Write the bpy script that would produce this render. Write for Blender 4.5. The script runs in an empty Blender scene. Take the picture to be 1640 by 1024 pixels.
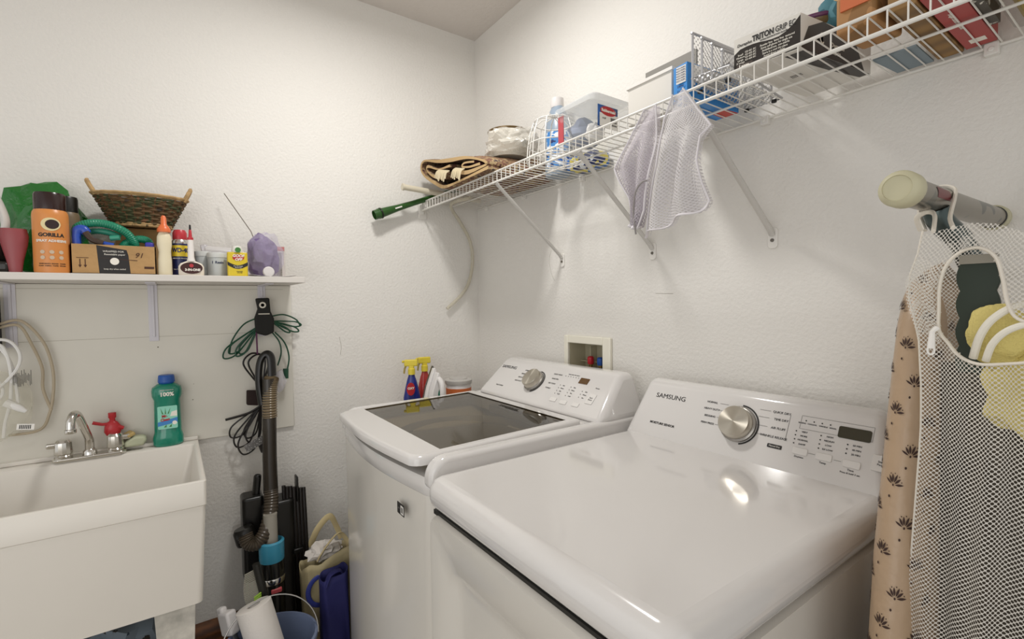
import bpy, bmesh, math, random
from mathutils import Vector, Matrix, noise
R = math.radians
pi = math.pi
scene = bpy.context.scene
col = scene.collection
random.seed(7)

# ------------------------------------------------------------------ camera
cam_d = bpy.data.cameras.new('camera')
cam = bpy.data.objects.new('camera', cam_d)
col.objects.link(cam)
cam_d.sensor_width = 36.0
cam_d.lens = 16.98
cam_d.clip_start = 0.02
cam.location = (2.188, -1.329, 1.38)
_yaw, _pit, _rol = R(54.833), R(-1.980), R(-0.816)
_f = Vector((-math.sin(_yaw)*math.cos(_pit), math.cos(_yaw)*math.cos(_pit), math.sin(_pit)))
_r = Vector((math.cos(_yaw), math.sin(_yaw), 0)); _u = _r.cross(_f)
_r2 = _r*math.cos(_rol) + _u*math.sin(_rol); _u2 = -_r*math.sin(_rol) + _u*math.cos(_rol)
cam.rotation_euler = Matrix((_r2, _u2, -_f)).transposed().to_euler()
scene.camera = cam

# ------------------------------------------------------------------ world, lights, exposure
scene.view_settings.view_transform = 'Standard'
scene.view_settings.look = 'None'
scene.view_settings.gamma = 1
scene.view_settings.exposure = -0.05
w = bpy.data.worlds.new('world'); scene.world = w; w.use_nodes = True
bg = w.node_tree.nodes['Background']
bg.inputs[0].default_value = (1.0, 0.99, 0.975, 1)
bg.inputs[1].default_value = 0.76
ld = bpy.data.lights.new('ceiling_lamp_light', 'AREA'); ld.shape = 'DISK'; ld.size = 0.20
ld.energy = 14.5; ld.color = (1, 0.98, 0.95)
lo = bpy.data.objects.new('ceiling_lamp_light', ld); lo.location = (0.85, -0.78, 2.66)
col.objects.link(lo)
# added soft fill lamp behind the camera, aimed at the lower left wall
l2 = bpy.data.lights.new('fill_light', 'AREA'); l2.shape = 'RECTANGLE'; l2.size = 1.6; l2.size_y = 1.8
l2.energy = 12.5; l2.color = (1, 0.98, 0.95)
lo2 = bpy.data.objects.new('fill_light', l2); lo2.location = (2.5, -2.68, 1.25)
lo2.rotation_euler = (Vector((0.0, -0.9, 0.75)) - Vector((2.5, -2.68, 1.25))).to_track_quat('-Z', 'Y').to_euler()
col.objects.link(lo2)

# ------------------------------------------------------------------ materials
def lin(h):
    h = h.lstrip('#'); c = [int(h[i:i+2], 16)/255 for i in (0, 2, 4)]
    return tuple((x/12.92 if x <= .04045 else ((x+.055)/1.055)**2.4) for x in c) + (1,)
MATS = {}
def mat(name, color, rough=.5, metal=0., bump=0., bscale=40., var=0., vscale=8., spec=.5, trans=0., alpha=1., coat=0., emis=None, dist=.02, aniso=0, sss=0):
    if name in MATS: return MATS[name]
    m = bpy.data.materials.new(name); m.use_nodes = True; MATS[name] = m
    nt = m.node_tree; b = nt.nodes['Principled BSDF']
    c = lin(color) if isinstance(color, str) else color
    b.inputs['Base Color'].default_value = c
    b.inputs['Roughness'].default_value = rough
    b.inputs['Metallic'].default_value = metal
    b.inputs['Specular IOR Level'].default_value = spec
    b.inputs['Transmission Weight'].default_value = trans
    b.inputs['Alpha'].default_value = alpha
    b.inputs['Coat Weight'].default_value = coat
    b.inputs['Coat Roughness'].default_value = .05
    tc = nt.nodes.new('ShaderNodeTexCoord')
    if var > 0:
        n = nt.nodes.new('ShaderNodeTexNoise'); n.inputs['Scale'].default_value = vscale; n.inputs['Detail'].default_value = 5
        nt.links.new(tc.outputs['Object'], n.inputs['Vector'])
        r = nt.nodes.new('ShaderNodeValToRGB')
        r.color_ramp.elements[0].position = .3; r.color_ramp.elements[1].position = .7
        r.color_ramp.elements[0].color = tuple(x*(1-var) for x in c[:3]) + (1,)
        r.color_ramp.elements[1].color = tuple(min(1, x*(1+var*.5)) for x in c[:3]) + (1,)
        nt.links.new(n.outputs['Fac'], r.inputs[0]); nt.links.new(r.outputs[0], b.inputs['Base Color'])
    if bump > 0:
        n2 = nt.nodes.new('ShaderNodeTexNoise'); n2.inputs['Scale'].default_value = bscale; n2.inputs['Detail'].default_value = 4
        nt.links.new(tc.outputs['Object'], n2.inputs['Vector'])
        bp = nt.nodes.new('ShaderNodeBump'); bp.inputs['Strength'].default_value = bump; bp.inputs['Distance'].default_value = dist
        nt.links.new(n2.outputs['Fac'], bp.inputs['Height']); nt.links.new(bp.outputs[0], b.inputs['Normal'])
    return m

def stripes(name, c1, c2, scale, axis='X', rough=.6, distort=0., bump=0.):
    """two-tone procedural bands (wood grain, weave, print)"""
    if name in MATS: return MATS[name]
    m = bpy.data.materials.new(name); m.use_nodes = True; MATS[name] = m
    nt = m.node_tree; b = nt.nodes['Principled BSDF']; b.inputs['Roughness'].default_value = rough
    tc = nt.nodes.new('ShaderNodeTexCoord'); wv = nt.nodes.new('ShaderNodeTexWave')
    wv.bands_direction = axis; wv.inputs['Scale'].default_value = scale; wv.inputs['Distortion'].default_value = distort
    wv.inputs['Detail'].default_value = 3
    nt.links.new(tc.outputs['Object'], wv.inputs['Vector'])
    r = nt.nodes.new('ShaderNodeValToRGB'); r.color_ramp.elements[0].color = lin(c1); r.color_ramp.elements[1].color = lin(c2)
    nt.links.new(wv.outputs['Fac'], r.inputs[0]); nt.links.new(r.outputs[0], b.inputs['Base Color'])
    if bump:
        bp = nt.nodes.new('ShaderNodeBump'); bp.inputs['Strength'].default_value = bump; bp.inputs['Distance'].default_value = .004
        nt.links.new(wv.outputs['Fac'], bp.inputs['Height']); nt.links.new(bp.outputs[0], b.inputs['Normal'])
    return m

def mottled(name, cols, scale, rough=.9, bump=.4, detail=6):
    """several colours scattered by noise (rug pile, foil, crumpled prints)"""
    if name in MATS: return MATS[name]
    m = bpy.data.materials.new(name); m.use_nodes = True; MATS[name] = m
    nt = m.node_tree; b = nt.nodes['Principled BSDF']; b.inputs['Roughness'].default_value = rough
    tc = nt.nodes.new('ShaderNodeTexCoord'); n = nt.nodes.new('ShaderNodeTexNoise')
    n.inputs['Scale'].default_value = scale; n.inputs['Detail'].default_value = detail
    nt.links.new(tc.outputs['Object'], n.inputs['Vector'])
    r = nt.nodes.new('ShaderNodeValToRGB'); r.color_ramp.interpolation = 'CONSTANT'
    e = r.color_ramp.elements; k = len(cols)
    while len(e) < k: e.new(.5)
    for i, c in enumerate(cols):
        e[i].position = 0 if i == 0 else .36 + .28*(i-1)/max(1, k-2) if k > 2 else .5
        e[i].color = lin(c)
    nt.links.new(n.outputs['Fac'], r.inputs[0]); nt.links.new(r.outputs[0], b.inputs['Base Color'])
    bp = nt.nodes.new('ShaderNodeBump'); bp.inputs['Strength'].default_value = bump; bp.inputs['Distance'].default_value = .004
    nt.links.new(n.outputs['Fac'], bp.inputs['Height']); nt.links.new(bp.outputs[0], b.inputs['Normal'])
    return m

def film(name, color, opacity, rough=.25, bump=.5, bscale=25):
    """clear or frosted plastic film: part diffuse, part see-through"""
    if name in MATS: return MATS[name]
    m = mat(name, color, rough, bump=bump, bscale=bscale, alpha=opacity)
    return m

def netting(name, color, n, hole=.33, rough=.8, trans=.25):
    """knitted laundry-bag net with round holes, laid out in UV"""
    m = bpy.data.materials.new(name); m.use_nodes = True
    nt = m.node_tree; L = nt.links; b = nt.nodes['Principled BSDF']; out = nt.nodes['Material Output']
    b.inputs['Base Color'].default_value = lin(color); b.inputs['Roughness'].default_value = rough
    uv = nt.nodes.new('ShaderNodeUVMap')
    sc = nt.nodes.new('ShaderNodeVectorMath'); sc.operation = 'SCALE'; sc.inputs[3].default_value = n
    L.new(uv.outputs[0], sc.inputs[0])
    ds = []
    for off in ((0, 0, 0), (.5, .5, 0)):
        ad = nt.nodes.new('ShaderNodeVectorMath'); ad.operation = 'ADD'; ad.inputs[1].default_value = off
        fr = nt.nodes.new('ShaderNodeVectorMath'); fr.operation = 'FRACTION'
        sb = nt.nodes.new('ShaderNodeVectorMath'); sb.operation = 'SUBTRACT'; sb.inputs[1].default_value = (.5, .5, 0)
        mu = nt.nodes.new('ShaderNodeVectorMath'); mu.operation = 'MULTIPLY'; mu.inputs[1].default_value = (1, 1, 0)
        ln = nt.nodes.new('ShaderNodeVectorMath'); ln.operation = 'LENGTH'
        L.new(sc.outputs[0], ad.inputs[0]); L.new(ad.outputs[0], fr.inputs[0]); L.new(fr.outputs[0], sb.inputs[0])
        L.new(sb.outputs[0], mu.inputs[0]); L.new(mu.outputs[0], ln.inputs[0]); ds.append(ln)
    mn = nt.nodes.new('ShaderNodeMath'); mn.operation = 'MINIMUM'
    L.new(ds[0].outputs['Value'], mn.inputs[0]); L.new(ds[1].outputs['Value'], mn.inputs[1])
    gt = nt.nodes.new('ShaderNodeMath'); gt.operation = 'GREATER_THAN'; gt.inputs[1].default_value = hole
    L.new(mn.outputs[0], gt.inputs[0])
    tl = nt.nodes.new('ShaderNodeBsdfTranslucent'); tl.inputs[0].default_value = lin(color)
    mx0 = nt.nodes.new('ShaderNodeMixShader'); mx0.inputs[0].default_value = trans
    L.new(b.outputs[0], mx0.inputs[1]); L.new(tl.outputs[0], mx0.inputs[2])
    tr = nt.nodes.new('ShaderNodeBsdfTransparent'); mx = nt.nodes.new('ShaderNodeMixShader')
    L.new(gt.outputs[0], mx.inputs[0]); L.new(tr.outputs[0], mx.inputs[1]); L.new(mx0.outputs[0], mx.inputs[2])
    L.new(mx.outputs[0], out.inputs[0])
    return m

# ------------------------------------------------------------------ mesh builder
OFF = {}
class MB:
    def __init__(s): s.bm = bmesh.new(); s.uv = s.bm.loops.layers.uv.new('UVMap'); s.mi = 0
    def face(s, vs):
        try:
            f = s.bm.faces.new(vs); f.material_index = s.mi; f.smooth = True; return f
        except ValueError: return None
    def box(s, x0, x1, y0, y1, z0, z1, m=None):
        v = [s.bm.verts.new((m @ Vector(c)) if m else c) for c in
             ((x0,y0,z0),(x1,y0,z0),(x1,y1,z0),(x0,y1,z0),(x0,y0,z1),(x1,y0,z1),(x1,y1,z1),(x0,y1,z1))]
        for q in ((0,3,2,1),(4,5,6,7),(0,1,5,4),(1,2,6,5),(2,3,7,6),(3,0,4,7)): s.face([v[i] for i in q])
        return s
    def poly(s, pts): return s.face([s.bm.verts.new(p) for p in pts])
    def prism(s, poly, a, b, axis='z', m=None):
        """2-D polygon swept between a and b along an axis"""
        def P(u, v, w):
            p = {'z': (u, v, w), 'y': (u, w, v), 'x': (w, u, v)}[axis]
            return (m @ Vector(p)) if m else p
        lo_ = [s.bm.verts.new(P(u, v, a)) for u, v in poly]; hi = [s.bm.verts.new(P(u, v, b)) for u, v in poly]
        n = len(poly)
        for i in range(n): s.face([lo_[i], lo_[(i+1) % n], hi[(i+1) % n], hi[i]])
        s.face(lo_[::-1]); s.face(hi); return s
    def tube(s, pts, r, seg=8, closed=False, caps=True, flat=1.0):
        pts = [Vector(p) for p in pts]; n = len(pts)
        rr = r if isinstance(r, (list, tuple)) else [r]*n
        rings = []; prev = None
        for i, p in enumerate(pts):
            if closed: t = pts[(i+1) % n] - pts[i-1]
            else: t = pts[min(i+1, n-1)] - pts[max(i-1, 0)]
            if t.length < 1e-9: t = Vector((0, 0, 1))
            t.normalize()
            if prev is None:
                a = Vector((0, 0, 1)) if abs(t.z) < .9 else Vector((1, 0, 0))
                nrm = t.cross(a).normalized()
            else:
                nrm = prev - t*prev.dot(t)
                nrm = nrm.normalized() if nrm.length > 1e-6 else t.orthogonal().normalized()
            prev = nrm; bn = t.cross(nrm)
            rings.append([s.bm.verts.new(p + (nrm*math.cos(2*pi*k/seg) + bn*flat*math.sin(2*pi*k/seg))*rr[i]) for k in range(seg)])
        for i in range(n if closed else n-1):
            A, B = rings[i], rings[(i+1) % n]
            for k in range(seg): s.face([A[k], A[(k+1) % seg], B[(k+1) % seg], B[k]])
        if caps and not closed: s.face(rings[0][::-1]); s.face(rings[-1])
        return s
    def lathe(s, prof, c=(0, 0, 0), seg=28, m=None, sx=1, sy=1, a0=0, a1=2*pi):
        full = abs(a1-a0-2*pi) < 1e-6; k_ = seg if full else seg+1; rings = []
        for r_, z in prof:
            ring = []
            for k in range(k_):
                a = a0 + (a1-a0)*k/seg
                p = Vector((r_*sx*math.cos(a), r_*sy*math.sin(a), z)); p = (m @ p) if m else p + Vector(c)
                ring.append(s.bm.verts.new(p))
            rings.append(ring)
        for i in range(len(prof)-1):
            for k in range(seg if full else seg):
                k2 = (k+1) % k_ if full else k+1
                s.face([rings[i][k], rings[i][k2], rings[i+1][k2], rings[i+1][k]])
        if full:
            if prof[0][0] > 1e-6: s.face(rings[0][::-1])
            if prof[-1][0] > 1e-6: s.face(rings[-1])
        return s
    def surf(s, fn, nu, nv, cu=False, cv=False, uvs=(1, 1)):
        g = [[s.bm.verts.new(fn(i/nu, j/nv)) for j in range(nv + (0 if cv else 1))] for i in range(nu + (0 if cu else 1))]
        NU, NV = len(g), len(g[0])
        for i in range(nu):
            for j in range(nv):
                f = s.face([g[i][j], g[(i+1) % NU][j], g[(i+1) % NU][(j+1) % NV], g[i][(j+1) % NV]])
                if f:
                    for l, (a, b) in zip(f.loops, ((i, j), (i+1, j), (i+1, j+1), (i, j+1))): l[s.uv].uv = (a/nu*uvs[0], b/nv*uvs[1])
        return s
    def blob(s, c, rad, amp=.1, freq=3., seed=0, sub=4, flat=None, m=None):
        t = bmesh.new(); bmesh.ops.create_icosphere(t, subdivisions=sub, radius=1)
        o = Vector((seed*3.7, seed*1.3, seed*2.1)); mp = {}
        for v in t.verts:
            d = 1 + amp*noise.noise(v.co*freq + o)*2 + amp*.5*noise.noise(v.co*freq*2.7 + o)
            p = Vector((v.co.x*rad[0], v.co.y*rad[1], v.co.z*rad[2]))*d
            if flat is not None: p.z = max(p.z, flat)
            p = (m @ p) if m else p
            mp[v] = s.bm.verts.new(p + Vector(c))
        for f in t.faces: s.face([mp[v] for v in f.verts])
        t.free(); return s
    def text(s, body, size, at, xd=(0, 1, 0), up=(0, 0, 1), align='CENTER', ext=.0004, shear=0, sx=1., bend=0, off=0., fat=0.):
        cu = bpy.data.curves.new('t', 'FONT'); cu.body = body; cu.size = size; cu.extrude = ext
        cu.align_x = align; cu.align_y = 'CENTER'; cu.shear = shear; cu.offset = fat; cu.resolution_u = 3
        ob = bpy.data.objects.new('t', cu); me = bpy.data.meshes.new_from_object(ob)
        bpy.data.objects.remove(ob); bpy.data.curves.remove(cu)
        X = Vector(xd).normalized(); U = Vector(up); U = (U - X*U.dot(X)).normalized(); N = X.cross(U)
        vs = []
        for v in me.vertices:
            x, y, z = v.co.x*sx, v.co.y, v.co.z + off
            if bend: a = x/bend; x, z = (bend+z)*math.sin(a), (bend+z)*math.cos(a)-bend
            vs.append(s.bm.verts.new(Vector(at) + X*x + U*y + N*z))
        for p in me.polygons: 
            f = s.face([vs[i] for i in p.vertices])
            if f: f.smooth = False
        bpy.data.meshes.remove(me); return s
    def xf(s, m): bmesh.ops.transform(s.bm, matrix=m, verts=s.bm.verts); return s
    def build(s, name, mats, parent=None, bevel=0, seg=2, sharp=35, solid=0, subsurf=0, flip=False, recalc=True, local=False):
        if recalc: bmesh.ops.recalc_face_normals(s.bm, faces=s.bm.faces)
        me = bpy.data.meshes.new(name)
        if parent is not None and not local: bmesh.ops.transform(s.bm, matrix=Matrix.Translation(-OFF[parent.name]), verts=s.bm.verts)
        s.bm.to_mesh(me); s.bm.free()
        for m in (mats if isinstance(mats, (list, tuple)) else [mats]): me.materials.append(m)
        o = bpy.data.objects.new(name, me); col.objects.link(o)
        if parent is not None: o.parent = parent; OFF[o.name] = OFF[parent.name]
        else: OFF[o.name] = Vector((0, 0, 0))
        me.set_sharp_from_angle(angle=R(sharp))
        if solid: md = o.modifiers.new('s', 'SOLIDIFY'); md.thickness = solid; md.offset = 0
        if bevel:
            md = o.modifiers.new('b', 'BEVEL'); md.width = bevel; md.segments = seg; md.limit_method = 'ANGLE'; md.angle_limit = R(40)
            md.harden_normals = False
        if subsurf: md = o.modifiers.new('u', 'SUBSURF'); md.levels = subsurf; md.render_levels = subsurf
        return o

def thing(name, label, cat, loc, group=None):
    o = bpy.data.objects.new(name, None); col.objects.link(o); o.location = loc; o.empty_display_size = .05
    o['label'] = label; o['category'] = cat
    if group: o['group'] = group
    OFF[o.name] = Vector(loc); return o
def tag(o, label, cat, group=None):
    """a thing that is one mesh: put its origin at its own base"""
    me = o.data; xs = [v.co for v in me.vertices]
    c = Vector(((min(v.x for v in xs)+max(v.x for v in xs))/2, (min(v.y for v in xs)+max(v.y for v in xs))/2, min(v.z for v in xs)))
    me.transform(Matrix.Translation(-c)); o.location = c; OFF[o.name] = c
    o['label'] = label; o['category'] = cat
    if group: o['group'] = group
    return o
def struct(o): o['kind'] = 'structure'; return o
def smoothpath(pts, n=8, closed=False):
    """Catmull-Rom through the points"""
    P = [Vector(p) for p in pts]; out = []; N = len(P)
    for i in range(N if closed else N-1):
        a = P[(i-1) % N] if closed or i > 0 else P[0]; b = P[i]; c = P[(i+1) % N]; d = P[(i+2) % N] if closed or i+2 < N else P[-1]
        for k in range(n):
            t = k/n
            out.append(.5*((2*b) + (c-a)*t + (2*a-5*b+4*c-d)*t*t + (3*b-a-3*c+d)*t**3))
    if not closed: out.append(P[-1])
    return out
def rrect(x0, x1, y0, y1, r, n=5):
    p = []
    for cx, cy, a in ((x1-r, y1-r, 0), (x0+r, y1-r, 90), (x0+r, y0+r, 180), (x1-r, y0+r, 270)):
        for k in range(n+1): t = R(a+90*k/n); p.append((cx+r*math.cos(t), cy+r*math.sin(t)))
    return p
def place(loc, yaw=0, pitch=0, roll=0):
    return Matrix.Translation(loc) @ Matrix.Rotation(yaw, 4, 'Z') @ Matrix.Rotation(pitch, 4, 'Y') @ Matrix.Rotation(roll, 4, 'X')

# shared materials
WALL = mat('wall_paint', '#e2dfd9', .75, bump=.28, bscale=95, dist=.010)
CEIL = mat('ceiling_paint', '#d6d0ca', .85, bump=.3, bscale=60, dist=.01)
PANEL = mat('painted_panel', '#dcd8cd', .5, var=.05, vscale=5)
WIREM = mat('white_wire_coating', '#e2dfd8', .4)
WHITE = mat('white_enamel', '#d6d3d0', .13, coat=.6)
WHITE2 = mat('white_front_enamel', '#d2cec6', .22, coat=.3)
WPLAS = mat('white_plastic', '#e6e3dd', .35)
GREY = mat('grey_plastic', '#8d8b87', .4)
BLACK = mat('black_plastic', '#15140f', .35)
INK = mat('black_ink', '#23211f', .6)
INKG = mat('grey_ink', '#6b6966', .6)
CHROME = mat('chrome', '#d9d6d0', .12, metal=1.)
STEEL = mat('brushed_steel', '#bdb6a8', .28, metal=1.)
SCREW = mat('screw_steel', '#77736c', .35, metal=1.)
RUBBER = mat('dark_rubber', '#1c1b1a', .7)

# ------------------------------------------------------------------ room shell
b = MB(); b.box(-.12, 0, -2.7, .12, 0, 2.74); struct(b.build('wall_left', WALL))
b = MB()
for q in ((-.0, .705, 0, 2.74), (.915, 3.3, 0, 2.74), (.705, .915, 0, 1.05), (.705, .915, 1.225, 2.74)): b.box(q[0], q[1], 0, .12, q[2], q[3])
struct(b.build('wall_right', WALL))
b = MB(); b.box(-.12, 3.3, -2.7, .12, 2.74, 2.84); struct(b.build('ceiling', CEIL))
b = MB(); b.box(-.12, 3.3, -2.7, .12, -.06, 0)
struct(b.build('floor', stripes('floor_tile', '#a89f92', '#b8afa2', 3, 'X', .5, 4)))
# wooden baseboard with a moulded cap along the left wall
WOOD = stripes('stained_wood', '#4e2e17', '#7a4c28', 9, 'Z', .35, 6)
b = MB()
b.prism([(0, 0), (.016, 0), (.016, .105), (.02, .112), (.026, .12), (.026, .135), (.018, .15), (.012, .16), (0, .165)], -2.7, -.001, 'y')
struct(b.build('baseboard_left', WOOD))
b = MB(); b.prism([(-.016, 0), (0, 0), (0, .16), (-.012, .16), (-.02, .14)], 0.03, 3.3, 'x'); struct(b.build('baseboard_right', WOOD))
# painted board fixed to the wall above the sink
b = MB(); b.box(0, .01, -2.5, -.921, .875, 1.464); p = b.build('trim_1', PANEL, bevel=.002); struct(p)
b = MB()
for z_ in (1.448, 1.275): b.box(.0095, .0103, -2.4, -.95, z_, z_+.0012)
o = b.build('board_seam', mat('seam_line_grey', '#a9a392', .8), p)  # thin darker lines along the board seams
# small scuffs, screw holes
b = MB()
for (y, z, s) in ((-1.375, 1.235, .004), (-1.275, 1.03, .003), (-1.27, 1.09, .002), (-1.14, 1.3, .0015)): b.box(.0098, .0104, y, y+s, z, z+s)
b.build('board_mark', mat('mark_dirt', '#6d6455', .9), p)
# ceiling lamp that lights the room (above the frame)
t = thing('ceiling_lamp', 'round flush white ceiling lamp over the laundry machines', 'lamp', (.85, -.78, 2.74))
b = MB(); b.lathe([(.13, 2.74), (.14, 2.715), (.11, 2.70), (.0, 2.70)], (.85, -.78, 0)); b.build('lamp_base', WPLAS, t)

# ------------------------------------------------------------------ washer outlet box in the right wall
t = thing('wall_outlet_box', 'white recessed plumbing box in the wall behind the washer', 'plumbing box', (.81, 0, 1.04))
b = MB(); 
OB = mat('cream_box_plastic', '#e9e5d6', .45)
for q in ((.69, .712, 1.04, 1.245), (.905, .945, 1.04, 1.245), (.712, .905, 1.215, 1.245), (.712, .905, 1.04, 1.062)): b.box(q[0], q[1], -.014, 0, q[2], q[3])
b.build('frame', OB, t, bevel=.003)
b = MB()
b.box(.706, .712, 0, .09, 1.055, 1.22); b.box(.905, .911, 0, .09, 1.055, 1.22); b.box(.706, .911, .085, .09, 1.055, 1.22)
b.box(.706, .911, 0, .09, 1.215, 1.22); b.box(.706, .911, 0, .09, 1.055, 1.062); b.box(.775, .78, .05, .085, 1.062, 1.2); b.box(.715, .905, .055, .085, 1.135, 1.139)
b.build('recess', mat('dull_cream', '#b9b299', .6), t)
for x, c, n in ((.80, '#b3202b', 'red'), (.853, '#1d4fa0', 'blue')):
    b = MB(); b.lathe([(.011, 1.062), (.011, 1.11), (.007, 1.115), (.007, 1.135)], (x, .03, 0), 14); v = b.build('valve', mat('brass', '#a58a55', .3, 1.), t)
    b = MB(); b.lathe([(.012, 1.132), (.0135, 1.14), (.0135, 1.158), (.009, 1.163), (0, 1.163)], (x, .03, 0), 10); b.build('valve_knob', mat('valve_'+n, c, .3), v)['label'] = n + ' valve knob'

# ------------------------------------------------------------------ dryer
def faceframe(A, B):
    L = math.hypot(B[0]-A[0], B[1]-A[1]); dy, dz = (B[0]-A[0])/L, (B[1]-A[1])/L
    up = Vector((0, dy, dz)); N = Vector((1, 0, 0)).cross(up)
    return (lambda u, v, o=0.: Vector((u, A[0], A[1])) + up*v + N*o), up, N
def framem(P, up, N): return Matrix((Vector((1, 0, 0)), up, N)).transposed().to_4x4().copy() if False else Matrix.Translation(P) @ Matrix((Vector((1, 0, 0)), up, N)).transposed().to_4x4()

def frustum(b, x0, x1, X0, X1, lo, hi, z0, z1):
    """box whose bottom is x0..x1, lo[0]..lo[1] and top X0..X1, hi[0]..hi[1]"""
    v = [b.bm.verts.new(c) for c in ((x0, lo[0], z0), (x1, lo[0], z0), (x1, lo[1], z0), (x0, lo[1], z0), (X0, hi[0], z1), (X1, hi[0], z1), (X1, hi[1], z1), (X0, hi[1], z1))]
    for q in ((0,3,2,1),(4,5,6,7),(0,1,5,4),(1,2,6,5),(2,3,7,6),(3,0,4,7)): b.face([v[i] for i in q])

SPUN = mat('spun_steel', '#c4beb2', .3, metal=1.)
_b = SPUN.node_tree.nodes['Principled BSDF']; _b.inputs['Anisotropic'].default_value = .85
_t = SPUN.node_tree.nodes.new('ShaderNodeTangent'); _t.direction_type = 'RADIAL'; _t.axis = 'Z'; SPUN.node_tree.links.new(_t.outputs[0], _b.inputs['Tangent'])
def knob(T, F, up, N, u, v, r, h):
    m = framem(F(u, v), up, N)
    b = MB(); b.lathe([(r*1.16, 0), (r*1.16, h*.25), (r*1.05, h*.35), (r*1.02, h*.35)], seg=48, m=m)
    k = b.build('knob', mat('knob_base', '#a09c96', .25, .6), T)
    b = MB(); b.lathe([(r*1.04, h*.3), (r*1.02, h*.9), (r*.97, h), (r*.5, h*1.015), (0, h*1.02)], seg=64)
    kc = b.build('knob_cap', SPUN, k, local=True); kc['label'] = 'brushed steel knob cap'; kc.matrix_local = Matrix.Translation(-OFF[T.name]) @ m
    b = MB(); b.lathe([(r*1.3, .0002), (r*1.3, .0012), (r*1.21, .0012), (r*1.21, .0002)], seg=40, m=m, a0=-pi*.42, a1=pi*.5)
    b.build('knob_scale', INK, T)

F, up, N = faceframe((-.1805, .98), (-.1065, 1.125))
D = thing('clothes_dryer', 'white front-loading clothes dryer with steel knob, nearest the camera', 'dryer', (1.5, -.45, 0), )
b = MB(); b.prism(rrect(1.158, 1.845, -.835, -.05, .02), .03, .905, 'z'); b.build('cabinet', WHITE2, D)
b = MB(); b.prism(rrect(1.154, 1.849, -.862, -.048, .045, 8), .905, .98, 'z'); b.build('top_panel', WHITE, D, bevel=.034, seg=8, sharp=60)
b = MB(); frustum(b, 1.157, 1.847, 1.195, 1.812, (-.193, -.045), (-.1, -.055), .955, 1.137); b.build('console', WHITE, D, bevel=.02, seg=6, sharp=60)
for x in (1.2, 1.8):
    for y in (-.78, -.12): b = MB(); b.lathe([(.02, 0), (.02, .03)], (x, y, 0), 12); b.build('foot', RUBBER, D)
b = MB()
def ring(b, rings, cap=True):
    prev = None
    for poly, y in rings:
        vs = [b.bm.verts.new((x, y, z)) for x, z in poly]
        if prev:
            for i in range(len(vs)): b.face([prev[i], prev[(i+1) % len(vs)], vs[(i+1) % len(vs)], vs[i]])
        prev = vs
    if cap: b.face(prev)
def rr(i, r=.03): return rrect(1.178+i, 1.828-i, .3+i, .899-i, r, 6)
ring(b, [(rr(0), -.83), (rr(0), -.852), (rr(.006, .026), -.860), (rr(.085, .05), -.857), (rr(.10, .045), -.845), (rr(.13, .04), -.842)])
b.build('door', WHITE2, D, sharp=50)
b = MB(); b.box(1.18, 1.826, -.848, -.83, .896, .906); b.build('door_gap_dark', BLACK, D)  # black strip drawn in for the dark gap above the door
knob(D, F, up, N, 1.511, .087, .0405, .03)
# display, buttons, printing
b = MB(); m = framem(F(1.766, .117, .0003), up, N); b.prism(rrect(-.031, .031, -.013, .013, .004), 0, .0012, 'z', m=m); b.build('display', mat('display_glass', '#3a3626', .12), D)
for u, v, hw, hh in ((1.667, .054, .0165, .008), (1.717, .053, .0165, .008), (1.771, .051, .0165, .008), (1.822, .066, .017, .017)):
    b = MB(); b.prism(rrect(-hw, hw, -hh, hh, .003), 0, .002, 'z', m=framem(F(u, v), up, N)); b.build('button', mat('button_white', '#dedbd7', .3), D, bevel=.0008)
b = MB(); X = (1, 0, 0)
b.text('SAMSUNG', .0195, F(1.291, .126, .0002), X, up, fat=.0, sx=1.15); b.build('brand_lettering', INK, D)
b = MB()
b.text('MOISTURE SENSOR', .009, F(1.288, .042, .0002), X, up, sx=1.1, fat=.0002)
for s_, u, v in (('NORMAL', 1.425, .133), ('HEAVY DUTY', 1.428, .114), ('BEDDING', 1.428, .094), ('PERM PRESS', 1.426, .074)):
    b.text(s_, .0075, F(u, v, .0002), X, up)
for s_, u, v in (('QUICK DRY', 1.609, .136), ('TIME DRY', 1.611, .118), ('AIR FLUFF', 1.609, .096), ('WRINKLE RELEASE', 1.602, .074)):
    b.text(s_, .0078, F(u, v, .0002), X, up)
for (n_, u, v, ws) in ((4, 1.650, .100, ('VERY', 'MORE', 'NORMAL', 'DAMP')), (4, 1.703, .100, ('HIGH', 'MEDIUM', 'LOW', 'EX LOW')), (3, 1.757, .092, ('60 MIN', '40 MIN', '20 MIN'))):
    for i in range(n_):
        m = framem(F(u, v-.0098*i), up, N); b.lathe([(.0016, .0002), (.0016, .0007)], seg=8, m=m)
        b.text(ws[i], .0055, F(u+.018, v-.0098*i, .0002), X, up)
b.text('Dryness', .006, F(1.667, .041, .0002), X, up); b.text('Temp', .006, F(1.717, .040, .0002), X, up); b.text('Time', .006, F(1.771, .038, .0002), X, up)
b.text('Press & hold 3 sec', .005, F(1.771, .031, .0002), X, up); b.text('Start\nPause', .006, F(1.822, .066, .0022), X, up)
b.text('SENSING   COOLING    WRINKLE   SIGNAL', .0042, F(1.69, .121, .0002), X, up)
for i in range(4): b.lathe([(.0016, .0002), (.0016, .0006)], seg=8, m=framem(F(1.666+i*.017, .128), up, N))
b.build('printed_marking', INK, D)
b = MB()
def outline(b, F, u0, u1, v0, v1, w_=.0005):
    for q in ((u0, u1, v0, v0+w_), (u0, u1, v1-w_, v1), (u0, u0+w_, v0, v1), (u1-w_, u1, v0, v1)):
        m = framem(F(0, 0), up, N); b.box(q[0], q[1], q[2], q[3], .0003, .0007, m=Matrix.Translation(F(0, 0)) @ Matrix((Vector((1, 0, 0)), up, N)).transposed().to_4x4())
outline(b, F, 1.655, 1.80, .100+.007, .139)
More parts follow.
